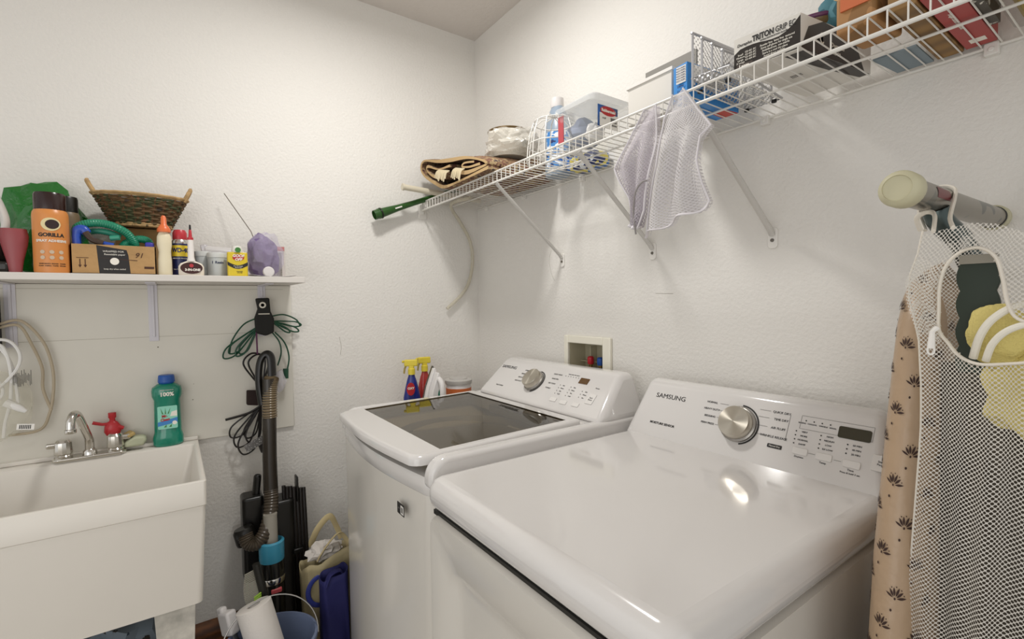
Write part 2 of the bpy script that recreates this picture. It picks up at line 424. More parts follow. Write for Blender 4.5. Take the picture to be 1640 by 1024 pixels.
for i, v in enumerate((.133, .114, .094, .074)): outline(b, F, 1.448, 1.472-.006*(i in (1, 2)), v, v+.0006)
for i, v in enumerate((.136, .118, .096, .074)): outline(b, F, 1.556, 1.583, v, v+.0006)
outline(b, F, 1.630, 1.6306, .07, .136)
for u, v in ((1.692, .054), (1.744, .052)): outline(b, F, u-.007, u+.007, v, v+.0006)
b.build('printed_line', INKG, D)
b = MB(); b.prism(rrect(-.017, .017, -.0048, .0048, .002), 0, .0006, 'z', m=framem(F(1.610, .052, .0002), up, N)); bd = b.build('mode_badge', INK, D)
b = MB(); b.text('Manual Dry', .0055, F(1.610, .052, .0009), X, up); b.build('lettering', WPLAS, bd)

# ------------------------------------------------------------------ washer
Wm = thing('washing_machine', 'white top-loading washing machine with glass lid, in the corner', 'washing machine', (.775, -.45, 0))
def wfoot(i, n=12):
    x0, x1, y1, y0, r = .405+i, 1.143-i, -.05, -.838+i, max(.05-i, .01)
    p = [(x1, y1), (x0, y1)]
    for k in range(6): t_ = R(180+90*k/5); p.append((x0+r+r*math.cos(t_), y0+r+r*math.sin(t_)))
    for k in range(1, n): s_ = k/n; p.append((x0+r+(x1-x0-2*r)*s_, y0 - .028*math.sin(pi*s_)))
    for k in range(6): t_ = R(270+90*k/5); p.append((x1-r+r*math.cos(t_), y0+r+r*math.sin(t_)))
    return p
b = MB(); b.prism(wfoot(.003), .03, .91, 'z'); b.build('cabinet', WHITE2, Wm, sharp=50)
def loops(b, L_, cap0=False, cap1=False):
    prev = None; first = None
    for poly, z in L_:
        vs = [b.bm.verts.new((x, y, z(x, y) if callable(z) else z)) for x, y in poly]
        first = first or vs
        if prev:
            for i in range(len(vs)): b.face([prev[i], prev[(i+1) % len(vs)], vs[(i+1) % len(vs)], vs[i]])
        prev = vs
    if cap0: b.face(first[::-1])
    if cap1: b.face(prev)
b = MB(); TUBC = (.775, -.54)
def circ(r, n=23): # same vertex count as wfoot
    pts = wfoot(.06); out = []
    for x, y in pts:
        a = math.atan2(y-TUBC[1], x-TUBC[0]); out.append((TUBC[0]+r*math.cos(a), TUBC[1]+r*math.sin(a)))
    return out
loops(b, [(wfoot(.004), .908), (wfoot(0), .913), (wfoot(0), .945), (wfoot(.004), .954), (wfoot(.02), .957), (wfoot(.06), .955)])
loops(b, [(wfoot(.06), .955), (circ(.25), .93), (circ(.235), .90)])
b.build('top_cover', WHITE, Wm, sharp=50)
# rounded side rails
for n_, x0, x1 in (('left', .405, .437), ('right', 1.098, 1.143)):
    b = MB(); b.prism([(-.08, .93), (-.08, 1.006)] + [(-.785-.052*math.sin(R(a_)), .954+.052*math.cos(R(a_))) for a_ in range(0, 91, 9)] + [(-.837, .93)], x0, x1, 'x')
    b.build('side_rail', WHITE, Wm, bevel=.014 if n_ == 'right' else .012, seg=5, sharp=60)
b = MB(); b.lathe([(.232, .90), (.228, .86), (.226, .50), (.2, .46), (.06, .455), (.06, .5), (.045, .52), (.0, .525)], (TUBC[0], TUBC[1], 0), 48)
b.build('wash_tub', mat('tub_steel', '#8f8a80', .35, .8), Wm)
b = MB()
b.lathe([(.237, .925), (.245, .945), (.232, .95), (.215, .93), (.215, .905), (.232, .9)], (TUBC[0], TUBC[1], 0), 48); b.build('tub_ring', GREY, Wm)
b = MB(); b.box(.60, .95, -.33, -.28, .955, .985); b.build('detergent_drawer', GREY, Wm, bevel=.006)
b = MB(); b.box(.436, 1.10, -.312, -.08, .955, .999); b.build('rear_deck', WHITE, Wm, bevel=.002)
# lid
def lz(o_): return lambda x, y: 1.010 + o_ + (y+.6)*.023
def lpoly(i, fr=0.):
    x0, x1, y0, y1, r = .44+i, 1.095-i, -.862+i+fr, -.30-i*.9, .035
    p = []
    for cx, cy, a in ((x1-.012, y1-.012, 0), (x0+.012, y1-.012, 90)):
        for k in range(4): t_ = R(a+90*k/3); p.append((cx+.012*math.cos(t_), cy+.012*math.sin(t_)))
    for k in range(6): t_ = R(180+90*k/5); p.append((x0+r+r*math.cos(t_), y0+r+r*math.sin(t_)))
    for k in range(1, 10): s_ = k/10; p.append((x0+r+(x1-x0-2*r)*s_, y0-.02*math.sin(pi*s_)))
    for k in range(6): t_ = R(270+90*k/5); p.append((x1-r+r*math.cos(t_), y0+r+r*math.sin(t_)))
    return p
def gpoly():
    X0, X1, Y0, Y1 = .472, 1.071, -.775, -.345; p = []
    for x, y in lpoly(.03):
        p.append((min(max((x-.47)/(1.065-.47), 0), 1)*(X1-X0)+X0, y))
    out = []
    n_ = len(p)
    q = [(X1, Y1)]*4 + [(X0, Y1)]*4 + [(X0, Y0)]*6 + [(X0+(X1-X0)*k/10, Y0) for k in range(1, 10)] + [(X1, Y0)]*6
    for i, (x, y) in enumerate(q):   # tiny spread keeps every loop point separate
        out.append((x + .0006*math.cos(i*2.4), y + .0006*math.sin(i*2.4)) if False else (x, y))
    return out
b = MB()
loops(b, [(lpoly(.012), lz(-.03)), (lpoly(.0), lz(-.024)), (lpoly(0), lz(-.008)), (lpoly(.004), lz(-.002)), (lpoly(.012), lz(0))])
X0, X1, Y0, Y1 = .472, 1.071, -.775, -.345
lp = lpoly(.012); g = gpoly(); f0 = lz(0)
bvs = [b.bm.verts.new((x, y, f0(x, y))) for x, y in lp]; cs = {}
for i in range(len(g)):
    if g[i] not in cs: cs[g[i]] = b.bm.verts.new((g[i][0], g[i][1], f0(*g[i])))
for i in range(len(lp)):
    j = (i+1) % len(lp); vs = [bvs[i], bvs[j], cs[g[j]]]
    if g[i] != g[j]: vs.append(cs[g[i]])
    b.face(vs)
lid = b.build('lid', WHITE, Wm, sharp=45)
b = MB(); b.poly([(X0, Y0, f0(X0, Y0)-.003), (X1, Y0, f0(X1, Y0)-.003), (X1, Y1, f0(X1, Y1)-.003), (X0, Y1, f0(X0, Y1)-.003)])
for a_, c_ in (((X0, Y0), (X1, Y0)), ((X1, Y0), (X1, Y1)), ((X1, Y1), (X0, Y1)), ((X0, Y1), (X0, Y0))):
    b.poly([(a_[0], a_[1], f0(*a_)), (c_[0], c_[1], f0(*c_)), (c_[0], c_[1], f0(*c_)-.003), (a_[0], a_[1], f0(*a_)-.003)])
GL = bpy.data.materials.new('smoked_lid_glass'); GL.use_nodes = True; MATS['smoked_lid_glass'] = GL
nt = GL.node_tree; nt.nodes.remove(nt.nodes['Principled BSDF'])
tr = nt.nodes.new('ShaderNodeBsdfTransparent'); tr.inputs[0].default_value = (.45, .39, .27, 1)
gl = nt.nodes.new('ShaderNodeBsdfGlossy'); gl.inputs['Roughness'].default_value = .03; gl.inputs[0].default_value = (1, 1, 1, 1)
fr = nt.nodes.new('ShaderNodeFresnel'); fr.inputs[0].default_value = 1.5; mx = nt.nodes.new('ShaderNodeMixShader')
nt.links.new(fr.outputs[0], mx.inputs[0]); nt.links.new(tr.outputs[0], mx.inputs[1]); nt.links.new(gl.outputs[0], mx.inputs[2]); nt.links.new(mx.outputs[0], nt.nodes['Material Output'].inputs[0])
b.build('lid_glass', GL, lid, recalc=False)
b = MB(); b.text('SAMSUNG', .022, (.80, -.372, f0(.8, -.372)-.0025), (1, 0, 0), (0, 1, .023), sx=1.1, ext=.0003); b.build('lettering', mat('ghost_ink', '#2f2c26', .5), lid)
F, up, N = faceframe((-.2502, 1.02), (-.1346, 1.135))
b = MB(); frustum(b, .407, 1.141, .437, 1.098, (-.272, -.045), (-.128, -.06), .998, 1.141); b.build('console', WHITE, Wm, bevel=.022, seg=6, sharp=60)
knob(Wm, F, up, N, .722, .079, .0385, .032)
b = MB(); b.text('SAMSUNG', .0195, F(.510, .124, .0002), X, up, fat=.0, sx=1.15); b.build('brand_lettering', INK, Wm)
b = MB(); b.prism(rrect(-.022, .022, -.012, .012, .002), 0, .001, 'z', m=framem(F(.967, .119, .0002), up, N)); b.build('display', mat('amber_display', '#5b3f1e', .15), Wm)
b = MB(); b.text('MULTI STEAM', .008, F(.53, .030, .0002), X, up)
for s_, u, v in (('NORMAL', .640, .122), ('BEDDING', .632, .104), ('DELICATES', .628, .086), ('HEAVY DUTY', .625, .068), ('QUICK WASH', .822, .128), ('RINSE SPIN', .822, .107), ('SELF CLEAN', .820, .086), ('TOWELS', .815, .064)):
    b.text(s_, .0075, F(u, v, .0002), X, up)
for u, n_, v0 in ((.868, 4, .086), (.925, 4, .086), (.988, 3, .078)):
    for i in range(n_):
        b.lathe([(.0019, .0002), (.0019, .0007)], seg=8, m=framem(F(u, v0-.0125*i), up, N)); b.text(('Hot', 'Warm', 'Eco', 'Cold')[i], .0065, F(u+.019, v0-.0125*i, .0002), X, up)
for i in range(6): b.lathe([(.0018, .0002), (.0018, .0006)], seg=8, m=framem(F(.865+i*.0135, .128), up, N))
b.text('WASH  RINSE  SPIN  DELAY', .0048, F(.902, .137, .0002), X, up)
b.text('Start\nPause', .008, F(1.045, .055, .0022), X, up); b.text('Power', .007, F(1.045, .10, .0002), X, up)
b.build('printed_marking', INKG, Wm)
for u, v, hw, hh in ((.88, .022, .0165, .008), (.935, .02, .0165, .008), (.995, .022, .0165, .008), (1.045, .055, .016, .02)):
    b = MB(); b.prism(rrect(-hw, hw, -hh, hh, .003), 0, .002, 'z', m=framem(F(u, v), up, N)); b.build('button', mat('button_white', '#dedbd7', .3), Wm, bevel=.0008)
b = MB(); b.prism(rrect(.99, 1.035,   .836, .866, .002), -.866+.0045, -.866+.0055, 'y'); st = b.build('energy_sticker', INK, Wm)
b.__init__() if False else None
b = MB(); b.box(1.014, 1.032, -.8622, -.8616, .840, .862); b.build('sticker_panel', WPLAS, st)
b = MB(); b.box(1.018, 1.028, -.8626, -.8621, .844, .858); b.text('NFC', .006, (1.002, -.8618, .851), X, (0, 0, 1)); b.build('sticker_print', INKG, st)
for x in (.46, 1.09):
    for y in (-.76, -.12): b = MB(); b.lathe([(.02, 0), (.02, .03)], (x, y, 0), 12); b.build('foot', RUBBER, Wm)

# ------------------------------------------------------------------ white wire shelf on the right wall
ZD = 1.868; YF = -.322; XE = 3.0; X00 = .012
S = thing('wire_shelf', 'long white coated wire shelf across the right wall above the machines', 'wire shelf', (1.4, 0, 1.53))
b = MB(); x = X00+.012
while x < XE:
    b.tube([(x, -.008, ZD), (x, YF, ZD), (x, YF-.003, ZD-.003), (x, YF-.003, ZD-.034)], .0015, 6); x += .0285
b.build('deck_wires', WIREM, S)
b = MB()
b.tube([(X00, YF, ZD+.003), (XE, YF, ZD+.003)], .0034, 8); b.build('top_rail', WIREM, S)
b = MB(); b.tube([(X00, YF-.002, ZD-.036), (XE, YF-.002, ZD-.036)], .0042, 8); b.build('front_rail', WIREM, S)
b = MB(); b.tube([(X00, -.008, ZD-.003), (XE, -.008, ZD-.003)], .0034, 8); b.build('back_rail', WIREM, S)
b = MB(); b.tube([(X00, -.165, ZD-.004), (XE, -.165, ZD-.004)], .003, 8); b.build('middle_rail', WIREM, S)
for x in (.10, .42, .80, 1.16, 1.509, 1.948, 2.4):
    b = MB(); b.box(x-.011, x+.011, -.016, 0, ZD-.02, ZD+.004); b.lathe([(.005, 0), (.005, .004)], seg=10, m=place((x, -.016, ZD-.01), 0, 0, pi/2)); b.build('wall_clip', WPLAS, S, bevel=.003)
b = MB(); b.box(0, .02, YF-.015, YF+.01, ZD-.055, ZD+.005); b.box(0, .006, YF-.015, YF+.03, ZD-.075, ZD+.0); b.build('end_bracket', WPLAS, S, bevel=.003)
BG = mat('brace_grey_white', '#c6c3bd', .45)
for x0, xf, zf in ((.662, .672, 1.565), (1.110, 1.131, 1.558), (1.506, 1.527, 1.556)):
    b = MB(); b.tube([(x0, YF+.006, ZD-.038), (x0+.001, YF+.012, ZD-.045), (xf, -.018, zf+.01), (xf, -.006, zf-.004)], .0085, 10, flat=.75); br = b.build('brace', BG, S)
    b = MB(); b.prism(rrect(xf-.013, xf+.013, zf-.04, zf+.016, .009), -.005, 0, 'y'); b.build('brace_foot', WPLAS, br, bevel=.0015)
    b = MB(); b.lathe([(.005, 0), (.0045, .003), (0, .0035)], seg=12, m=place((xf, -.005, zf-.018), 0, 0, pi/2)); b.build('screw', SCREW, br)
# small scratches on the right wall
MK = mat('wall_scratch', '#8d867a', .9)
wr = bpy.data.objects['wall_right']; wl = bpy.data.objects['wall_left']
b = MB(); b.tube([(1.14, -.0001, 1.405), (1.21, -.0001, 1.402)], .0006, 4); b.tube(smoothpath([(.60, -.0001, 1.60), (.585, -.0001, 1.56), (.60, -.0001, 1.50), (.62, -.0001, 1.47)], 5), .0005, 4); b.build('scratch', MK, wr)
b = MB(); b.tube(smoothpath([(.0001, -.725, 1.24), (.0001, -.718, 1.20), (.0001, -.722, 1.16)], 5), .0006, 4); b.build('scratch', MK, wl)

# ------------------------------------------------------------------ plank shelf on the left wall
L = thing('plank_shelf', 'white painted plank shelf on brackets above the laundry sink', 'shelf', (.14, -1.6, 1.26))
b = MB(); b.box(.0, .28, -2.45, -.921, 1.465, 1.486); b.build('plank', mat('shelf_paint', '#d9d4cd', .55, var=.05, vscale=6), L, bevel=.0015)
for y in (-1.748, -1.383, -1.03):
    b = MB(); b.box(.01, .013, y-.014, y+.014, 1.26, 1.464); b.box(.01, .22, y-.014, y+.014, 1.461, 1.465)
    b.box(.013, .017, y-.004, y+.004, 1.275, 1.461)
    br = b.build('bracket', mat('bracket_lilac_white', '#d3d0d6', .4), L, bevel=.001)
    b = MB()
    for z_ in (1.28, 1.44): b.lathe([(.0045, 0), (.004, .002), (0, .0028)], seg=10, m=place((.013, y, z_), 0, pi/2))
    b.build('screw', SCREW, br)

# ------------------------------------------------------------------ laundry sink
SK = thing('laundry_sink', 'large cream plastic laundry sink against the left wall', 'sink', (.3, -1.58, 0))
CR = mat('sink_plastic', '#dcd7ce', .4, var=.03, vscale=3)
b = MB()
y0, y1 = -1.92, -1.262
def srect(x0, x1, a, c, r): return rrect(x0, x1, a, c, r, 5)
def sl(L_):
    prev = None
    for (x0, x1, a, c, r), z in L_:
        vs = [b.bm.verts.new((x, y, z)) for x, y in rrect(x0, x1, a, c, r, 5)]
        if prev:
            for i in range(len(vs)): b.face([prev[i], prev[(i+1) % len(vs)], vs[(i+1) % len(vs)], vs[i]])
        prev = vs
    b.face(prev)
sl([((.05, .536, y0+.02, y1-.018, .016), .522), ((.011, .550, y0+.003, y1-.004, .009), .8085), ((.0115, .5485, y0+.003, y1-.0045, .009), .8095), ((.010, .552, y0, y1-.001, .008), .811), ((.008, .553, y0, y1, .008), .880),
    ((.010, .551, y0+.002, y1-.002, .01), .882), ((.078, .541, y0+.012, y1-.012, .012), .882), ((.082, .537, y0+.016, y1-.016, .015), .876), ((.09, .50, y0+.05, y1-.05, .05), .56), ((.12, .47, y0+.08, y1-.08, .05), .55)])
b.build('basin', CR, SK, sharp=50)
b = MB(); b.box(.0102, .03, y0, y1, .882, .895); b.build('back_ledge', CR, SK, bevel=.003)
LEGM = mat('grimy_leg_metal', '#c9c5bb', .5, var=.35, vscale=22)
for y in (y0+.06, y1-.09):
    for x in (.09, .50):
        b = MB(); b.prism([(y-.045, .535), (y+.055, .535), (y+.03, .0), (y-.02, .0)], x, x+.012, 'x'); b.build('leg', LEGM, SK, bevel=.001)
b = MB(); b.lathe([(.02, .52), (.02, .2), (.022, .2), (.022, .15)], (.3, -1.6, 0), 16); b.build('drain_pipe', GREY, SK)
# faucet
Fc = thing('faucet', 'chrome two-handle faucet with curved spout on the laundry sink', 'faucet', (.075, -1.56, .885))
b = MB(); zf = .883
b.prism(rrect(.040, .086, -1.66, -1.47, .02, 6), zf, zf+.012, 'z'); b.build('base_plate', CHROME, Fc, bevel=.004, seg=3)
b = MB(); b.lathe([(.02, zf+.012), (.018, zf+.024), (.013, zf+.03), (.0125, zf+.05)], (.06, -1.567, 0), 20)
b.tube(smoothpath([(.06, -1.567, zf+.04), (.064, -1.568, zf+.065), (.09, -1.575, zf+.105), (.125, -1.585, zf+.155), (.15, -1.592, zf+.163), (.168, -1.597, zf+.145), (.172, -1.598, zf+.12)], 6), [.0125]*6+[.0115]*31, 14)
b.build('spout', CHROME, Fc)
b = MB(); b.lathe([(.0135, 0), (.0145, .004), (.0145, .012), (.012, .014)], (.172, -1.598, zf+.109), 18); b.build('aerator', CHROME, Fc)
for y, s_ in ((-1.632, -1), (-1.50, 1)):
    b = MB(); b.lathe([(.023, zf+.012), (.024, zf+.018), (.021, zf+.022), (.024, zf+.026), (.022, zf+.062), (.016, zf+.07), (0, zf+.071)], (.06, y, 0), 14)
    h = b.build('handle', CHROME, Fc, sharp=25)
    b = MB(); b.box(.052, .068, min(y, y+s_*.042), max(y, y+s_*.042), zf+.045, zf+.062); b.build('lever', CHROME, h, bevel=.005, seg=3)

# ================================================================== things on the plank shelf
ZL = 1.4862
CAMV = Vector((2.188, -1.329, 0))
def facing(c):
    """directions for print on the side of something round that is turned to the room"""
    n = Vector((CAMV.x-c[0], CAMV.y-c[1], 0)).normalized(); return n, Vector((-n.y, n.x, 0))
def curved(b, body, size, c, r, z, **k):
    n, xd = facing(c); b.text(body, size, Vector((c[0], c[1], z)) + n*(r+.0003), xd, (0, 0, 1), bend=r, **k)
def patch(b, c, r, z0, z1, half, n=14, shift=0):
    nn, _ = facing(c); a = math.atan2(nn.y, nn.x)+shift
    b.lathe([(r, z0), (r, z1)], (c[0], c[1], 0), n, a0=a-half, a1=a+half)

# black hand appliance with a pale arched handle, cut by the left edge of the frame
t = thing('hand_appliance', 'black hand appliance with pale grey arched handle at the far left of the shelf', 'appliance', (.2, -1.76, ZL))
b = MB(); b.blob((.19, -1.765, 1.56), (.06, .07, .075), .03, 1, 3, 3); b.box(.14, .24, -1.84, -1.70, ZL, 1.52); b.build('body', mat('appliance_black', '#1d1b17', .3), t, bevel=.01)
b = MB(); b.tube(smoothpath([(.215, -1.82, 1.77), (.22, -1.775, 1.755), (.225, -1.735, 1.72), (.225, -1.712, 1.66), (.225, -1.708, 1.62), (.22, -1.722, 1.57), (.215, -1.74, 1.545)], 6), .015, 12, flat=.6); b.build('handle', mat('pale_grey_plastic', '#cfccc6', .3), t)
b = MB(); b.tube(smoothpath([(.2, -1.80, 1.80), (.2, -1.765, 1.83), (.2, -1.745, 1.78), (.2, -1.735, 1.72)], 5), .009, 10); b.build('hose', mat('mid_grey', '#7d7a73', .4), t)
b = MB(); b.lathe([(.014, 1.488), (.018, 1.52), (.028, 1.565), (.031, 1.59), (.027, 1.612), (.025, 1.61), (.026, 1.57), (.013, 1.50)], (.235, -1.690, 0), 24, sx=.5, sy=1)
tag(b.build('plastic_scoop', mat('rose_plastic', '#96464a', .35, alpha=.92)), 'translucent dark red scoop standing left of the orange spray can', 'scoop')
# glossy green bag
b = MB(); b.blob((.055, -1.645, 1.63), (.04, .105, .155), .22, 1.7, 5, 3, flat=-.143)
tag(b.build('plastic_bag', mat('glossy_green_film', '#1c6b22', .22, coat=.4, bump=.5, bscale=18), sharp=12), 'crumpled glossy green plastic bag behind the orange spray can', 'plastic bag')

# spray cans
def can(name, label, cat, c, r, h, capc, capr, caph, bodym, group=None, prof=None):
    t = thing(name, label, cat, (c[0], c[1], ZL), group); z = ZL
    b = MB(); b.lathe(prof or [(r*.96, z), (r, z+.006), (r, z+h-.02), (r*.97, z+h-.01), (r*.85, z+h), (r*.8, z+h)], (c[0], c[1], 0), 36); b.build('can_body', bodym, t)
    b = MB(); b.lathe([(capr, z+h-.004), (capr, z+h+caph*.85), (capr*.93, z+h+caph), (0, z+h+caph)], (c[0], c[1], 0), 30); b.build('cap', capc, t)
    return t
OR = mat('orange_label', '#d48a48', .35); c = (.235, -1.612)
DBR = mat('dark_brown_cap', '#2a1412', .25)
t = can('spray_can', 'orange spray adhesive can with dark brown cap', 'spray can', c, .0405, .187, DBR, .036, .047, OR)
b = MB(); curved(b, 'GORILLA', .0145, c, .0405, 1.595, fat=.0006); curved(b, 'TEMPORARY BOND  CLEAR', .005, c, .0405, 1.512); curved(b, 'FOAM  FABRIC  PAPER  WOOD', .0045, c, .0405, 1.506); b.build('brand_lettering', INK, t)
b = MB(); curved(b, 'SPRAY ADHESIVE', .0095, c, .041, 1.578, fat=.0003); b.build('lettering', mat('white_ink', '#ece7dc', .5), t)
b = MB(); 
for i in range(3):
    for j in range(2):
        n, xd = facing(c); a = math.atan2(n.y, n.x)+(-.5+.5*i)*1.0
        P = Vector((c[0]+.0408*math.cos(a), c[1]+.0408*math.sin(a), 1.546-.016*j)); b.lathe([(.0055, 0), (.0055, .0006), (0, .0006)], seg=12, m=Matrix.Translation(P) @ Matrix.Rotation(a, 4, 'Z') @ Matrix.Rotation(pi/2, 4, 'Y'))
b.build('picture_dots', mat('picture_tan', '#c9b49a', .5), t)
b = MB(); n, xd = facing(c); P = Vector((c[0], c[1], 1.626))+n*.0408
b.lathe([(.021, -.004), (.021, .0004), (0, .0004)], seg=26, m=Matrix.Translation(P) @ Matrix.Rotation(math.atan2(n.y, n.x), 4, 'Z') @ Matrix.Rotation(pi/2, 4, 'Y'), sx=.9)
em = b.build('emblem', mat('emblem_cream', '#dccf9f', .5), t)
b = MB(); b.lathe([(.015, .0003), (.015, .001), (0, .001)], seg=20, m=Matrix.Translation(P+xd*.003) @ Matrix.Rotation(math.atan2(n.y, n.x), 4, 'Z') @ Matrix.Rotation(pi/2, 4, 'Y'), sx=.9); b.build('emblem_disc', DBR, em)
c2 = (.135, -1.588); can('spray_can', 'spray can with black cap half hidden behind the orange can', 'spray can', c2, .031, .20, BLACK, .028, .045, mat('dim_label', '#7c6b52', .4))
# cardboard box with things in it
CB = mat('cardboard', '#b48f5f', .8, var=.12, vscale=14, bump=.15, bscale=60)
t = thing('cardboard_box', 'open brown cardboard box with black tape band on its front', 'box', (.18, -1.467, ZL))
b = MB(); z0, z1 = ZL, 1.576
for q in ((.172, .25, -1.570, -1.364, z0, z0+.003), (.247, .25, -1.570, -1.364, z0, z1), (.172, .175, -1.57, -1.364, z0, z1), (.172, .25, -1.57, -1.567, z0, z1), (.172, .25, -1.367, -1.364, z0, z1)): b.box(*q)
b.build('carton', CB, t)
b = MB(); b.poly([(.2504, -1.505, z0+.002), (.2504, -1.430, z0+.002), (.2504, -1.434, z0+.06), (.2504, -1.438, z0+.076), (.2504, -1.51, z0+.088)]); b.build('tape_band', mat('black_tape', '#1a1513', .4), t)
b = MB(); b.text('WRAPPED FOR', .0075, (.2508, -1.47, 1.556), (0, 1, 0)); b.text('Resealable paper', .0075, (.2508, -1.467, 1.547), (0, 1, 0)); b.text('keep dry when sealed', .006, (.2508, -1.468, 1.502), (0, 1, 0))
b.lathe([(.011, 0), (.011, .0005)], seg=20, m=place((.2504, -1.468, 1.526), 0, pi/2)); b.build('tape_print', mat('white_ink', '#ece7dc', .5), t)
b = MB(); 
for y in (-1.549, -1.537): b.box(.2503, .2508, y-.001, y+.001, 1.512, 1.531); b.poly([(.2507, y-.004, 1.513), (.2507, y+.004, 1.513), (.2507, y, 1.505)])
b.box(.2503, .2508, -1.557, -1.529, 1.534, 1.5355); b.poly([(.2507, -1.515, 1.537), (.2507, -1.412, 1.529), (.2507, -1.412, 1.531)])
b.text('91', .022, (.2508, -1.408, 1.546), (0, 1, 0), shear=.3); b.box(.2503, .2508, -1.395, -1.37, 1.505, 1.512); b.build('arrow_print', mat('brown_ink', '#4a2b1c', .7), t)
# teal hose coil
HO = mat('green_hose', '#1f8263', .35)
pts = smoothpath([(.20, -1.56, 1.60), (.21, -1.555, 1.63), (.215, -1.52, 1.645), (.21, -1.48, 1.643), (.205, -1.44, 1.622), (.20, -1.42, 1.59), (.20, -1.425, 1.575), (.20, -1.45, 1.57), (.195, -1.44, 1.59), (.19, -1.41, 1.605), (.185, -1.385, 1.60), (.185, -1.382, 1.575)], 14)
b = MB(); b.tube(pts, [.0115 + (.0012 if i % 2 else 0) for i in range(len(pts))], 12); tag(b.build('ribbed_hose', HO), 'coiled ribbed green hose lying in the cardboard box', 'hose')
b = MB(); pts = smoothpath([(.185, -1.555, 1.59), (.19, -1.53, 1.62), (.195, -1.49, 1.622), (.19, -1.455, 1.608)], 12); b.tube(pts, [.009 + (.001 if i % 2 else 0) for i in range(len(pts))], 12); b.tube([(.222, -1.478, 1.60), (.226, -1.455, 1.603)], .008, 12)
b = b.build('hose_end', mat('green_hose2', '#37947a', .35)); tag(b, 'short pale green hose with tan nozzle inside the hose coil', 'hose')
t = thing('spray_nozzle', 'blue and brown plastic nozzle gun standing in the cardboard box', 'nozzle', (.225, -1.54, 1.50))
b = MB(); b.tube(smoothpath([(.225, -1.552, 1.51), (.228, -1.556, 1.57), (.228, -1.555, 1.615), (.228, -1.54, 1.622), (.228, -1.528, 1.60), (.23, -1.50, 1.583), (.232, -1.47, 1.576)], 6), [.011]*12+[.013]*10+[.008]*15, 12, flat=.8); b.build('nozzle_body', mat('cobalt_plastic', '#2a4fb0', .3), t)
b = MB(); b.tube(smoothpath([(.236, -1.535, 1.613), (.238, -1.52, 1.592), (.238, -1.495, 1.581)], 5), .009, 10); b.build('grip', mat('grip_brown', '#3d2c20', .4), t)
b = MB(); b.blob((.212, -1.45, 1.54), (.025, .05, .03), .25, 3, 8, 3); tag(b.build('rag', mottled('rag_grey', ['#6e645a', '#b7afa4', '#3b3632'], 25)), 'crumpled grey rag lying in the cardboard box', 'rag')
b = MB(); b.box(.21, .235, -1.392, -1.368, 1.49, 1.592); tag(b.build('plastic_block', mat('violet_plastic', '#3b35a0', .4), bevel=.005), 'small violet plastic block at the right end of the cardboard box', 'block')
# basket on a small carton
b = MB(); b.box(.03, .095, -1.475, -1.33, ZL, 1.652); tag(b.build('small_carton', mat('carton_tan', '#a98757', .8), bevel=.001), 'small tan carton under the wicker basket', 'box')
t = thing('wicker_basket', 'woven brown wicker basket with two pale handles', 'basket', (.095, -1.40, 1.653))
WK = mottled('wicker', ['#33281a', '#5c4426', '#3c4022', '#6d4a2d'], 30, .7, .6)
WK2 = mat('wicker_light', '#b39364', .7, var=.3, vscale=60)
bc = Vector((.105, -1.40, 0))
def bell(k, th, grow=0.): # k 0 bottom .. 1 top
    ry = .078 + .048*k + grow; rx = .045 + .022*k + grow
    return Vector((bc.x + rx*math.cos(th), bc.y + ry*math.sin(th), 1.656 + .098*k))
b = MB(); NR = 13
for i in range(NR):
    k = i/(NR-1)*.92; P = []
    for j in range(96):
        th = 2*pi*j/96; P.append(bell(k, th, .0028*math.sin(12*th + pi*(i % 2))))
    b.tube(P, .0042, 6, closed=True)
b.build('woven_side', WK, t)
b = MB(); 
for j in range(24): th = 2*pi*(j+.25)/24; b.tube([bell(0, th), bell(.5, th), bell(1, th)], .0022, 6)
b.build('stake', mat('stake_brown', '#7a4b30', .7), t)
b = MB()
for g_ in (0, .005): b.tube([bell(1, 2*pi*j/96, g_+.002*math.sin(j*1.3)) + Vector((0, 0, g_*.8)) for j in range(96)], .0042, 6, closed=True)
b.build('rim', WK2, t)
b = MB()
for g_ in (0, .006): b.tube([bell(0, 2*pi*j/96, .003+.0015*math.sin(j*1.7)) + Vector((0, 0, g_)) for j in range(96)], .004, 6, closed=True)
b.poly([bell(0, 2*pi*j/40, 0) for j in range(40)]); b.build('base', WK2, t)
for s_ in (-1, 1):
    b = MB(); y_ = bc.y + s_*.118; P = [(bc.x-.022, y_, 1.75), (bc.x-.02, y_+s_*.016, 1.783), (bc.x, y_+s_*.022, 1.797), (bc.x+.02, y_+s_*.016, 1.783), (bc.x+.022, y_, 1.75)]
    b.tube(smoothpath(P, 6), .0065, 8); b.tube([p + Vector((.002*math.sin(i*1.5), .002*math.cos(i*1.5), .004)) for i, p in enumerate(smoothpath(P, 6))], .004, 6)
    b.build('handle', WK2, t)
# glue bottle
t = thing('glue_bottle', 'cream glue bottle with orange pointed cap', 'bottle', (.24, -1.341, ZL)); c = (.24, -1.341)
b = MB(); b.lathe([(.017, ZL), (.0195, ZL+.004), (.019, ZL+.05), (.0165, ZL+.075), (.0205, ZL+.10), (.0195, ZL+.125), (.014, ZL+.138), (.012, ZL+.142)], (*c, 0), 26, sx=.75); b.build('bottle_body', mat('glue_cream', '#e3d8ba', .35), t)
b = MB(); b.lathe([(.0185, ZL+.140), (.0185, ZL+.15), (.014, ZL+.158), (.0085, ZL+.166), (.0075, ZL+.188), (.004, ZL+.194), (0, ZL+.195)], (*c, 0), 20); b.build('cap', mat('orange_cap', '#dd6f3c', .35), t)
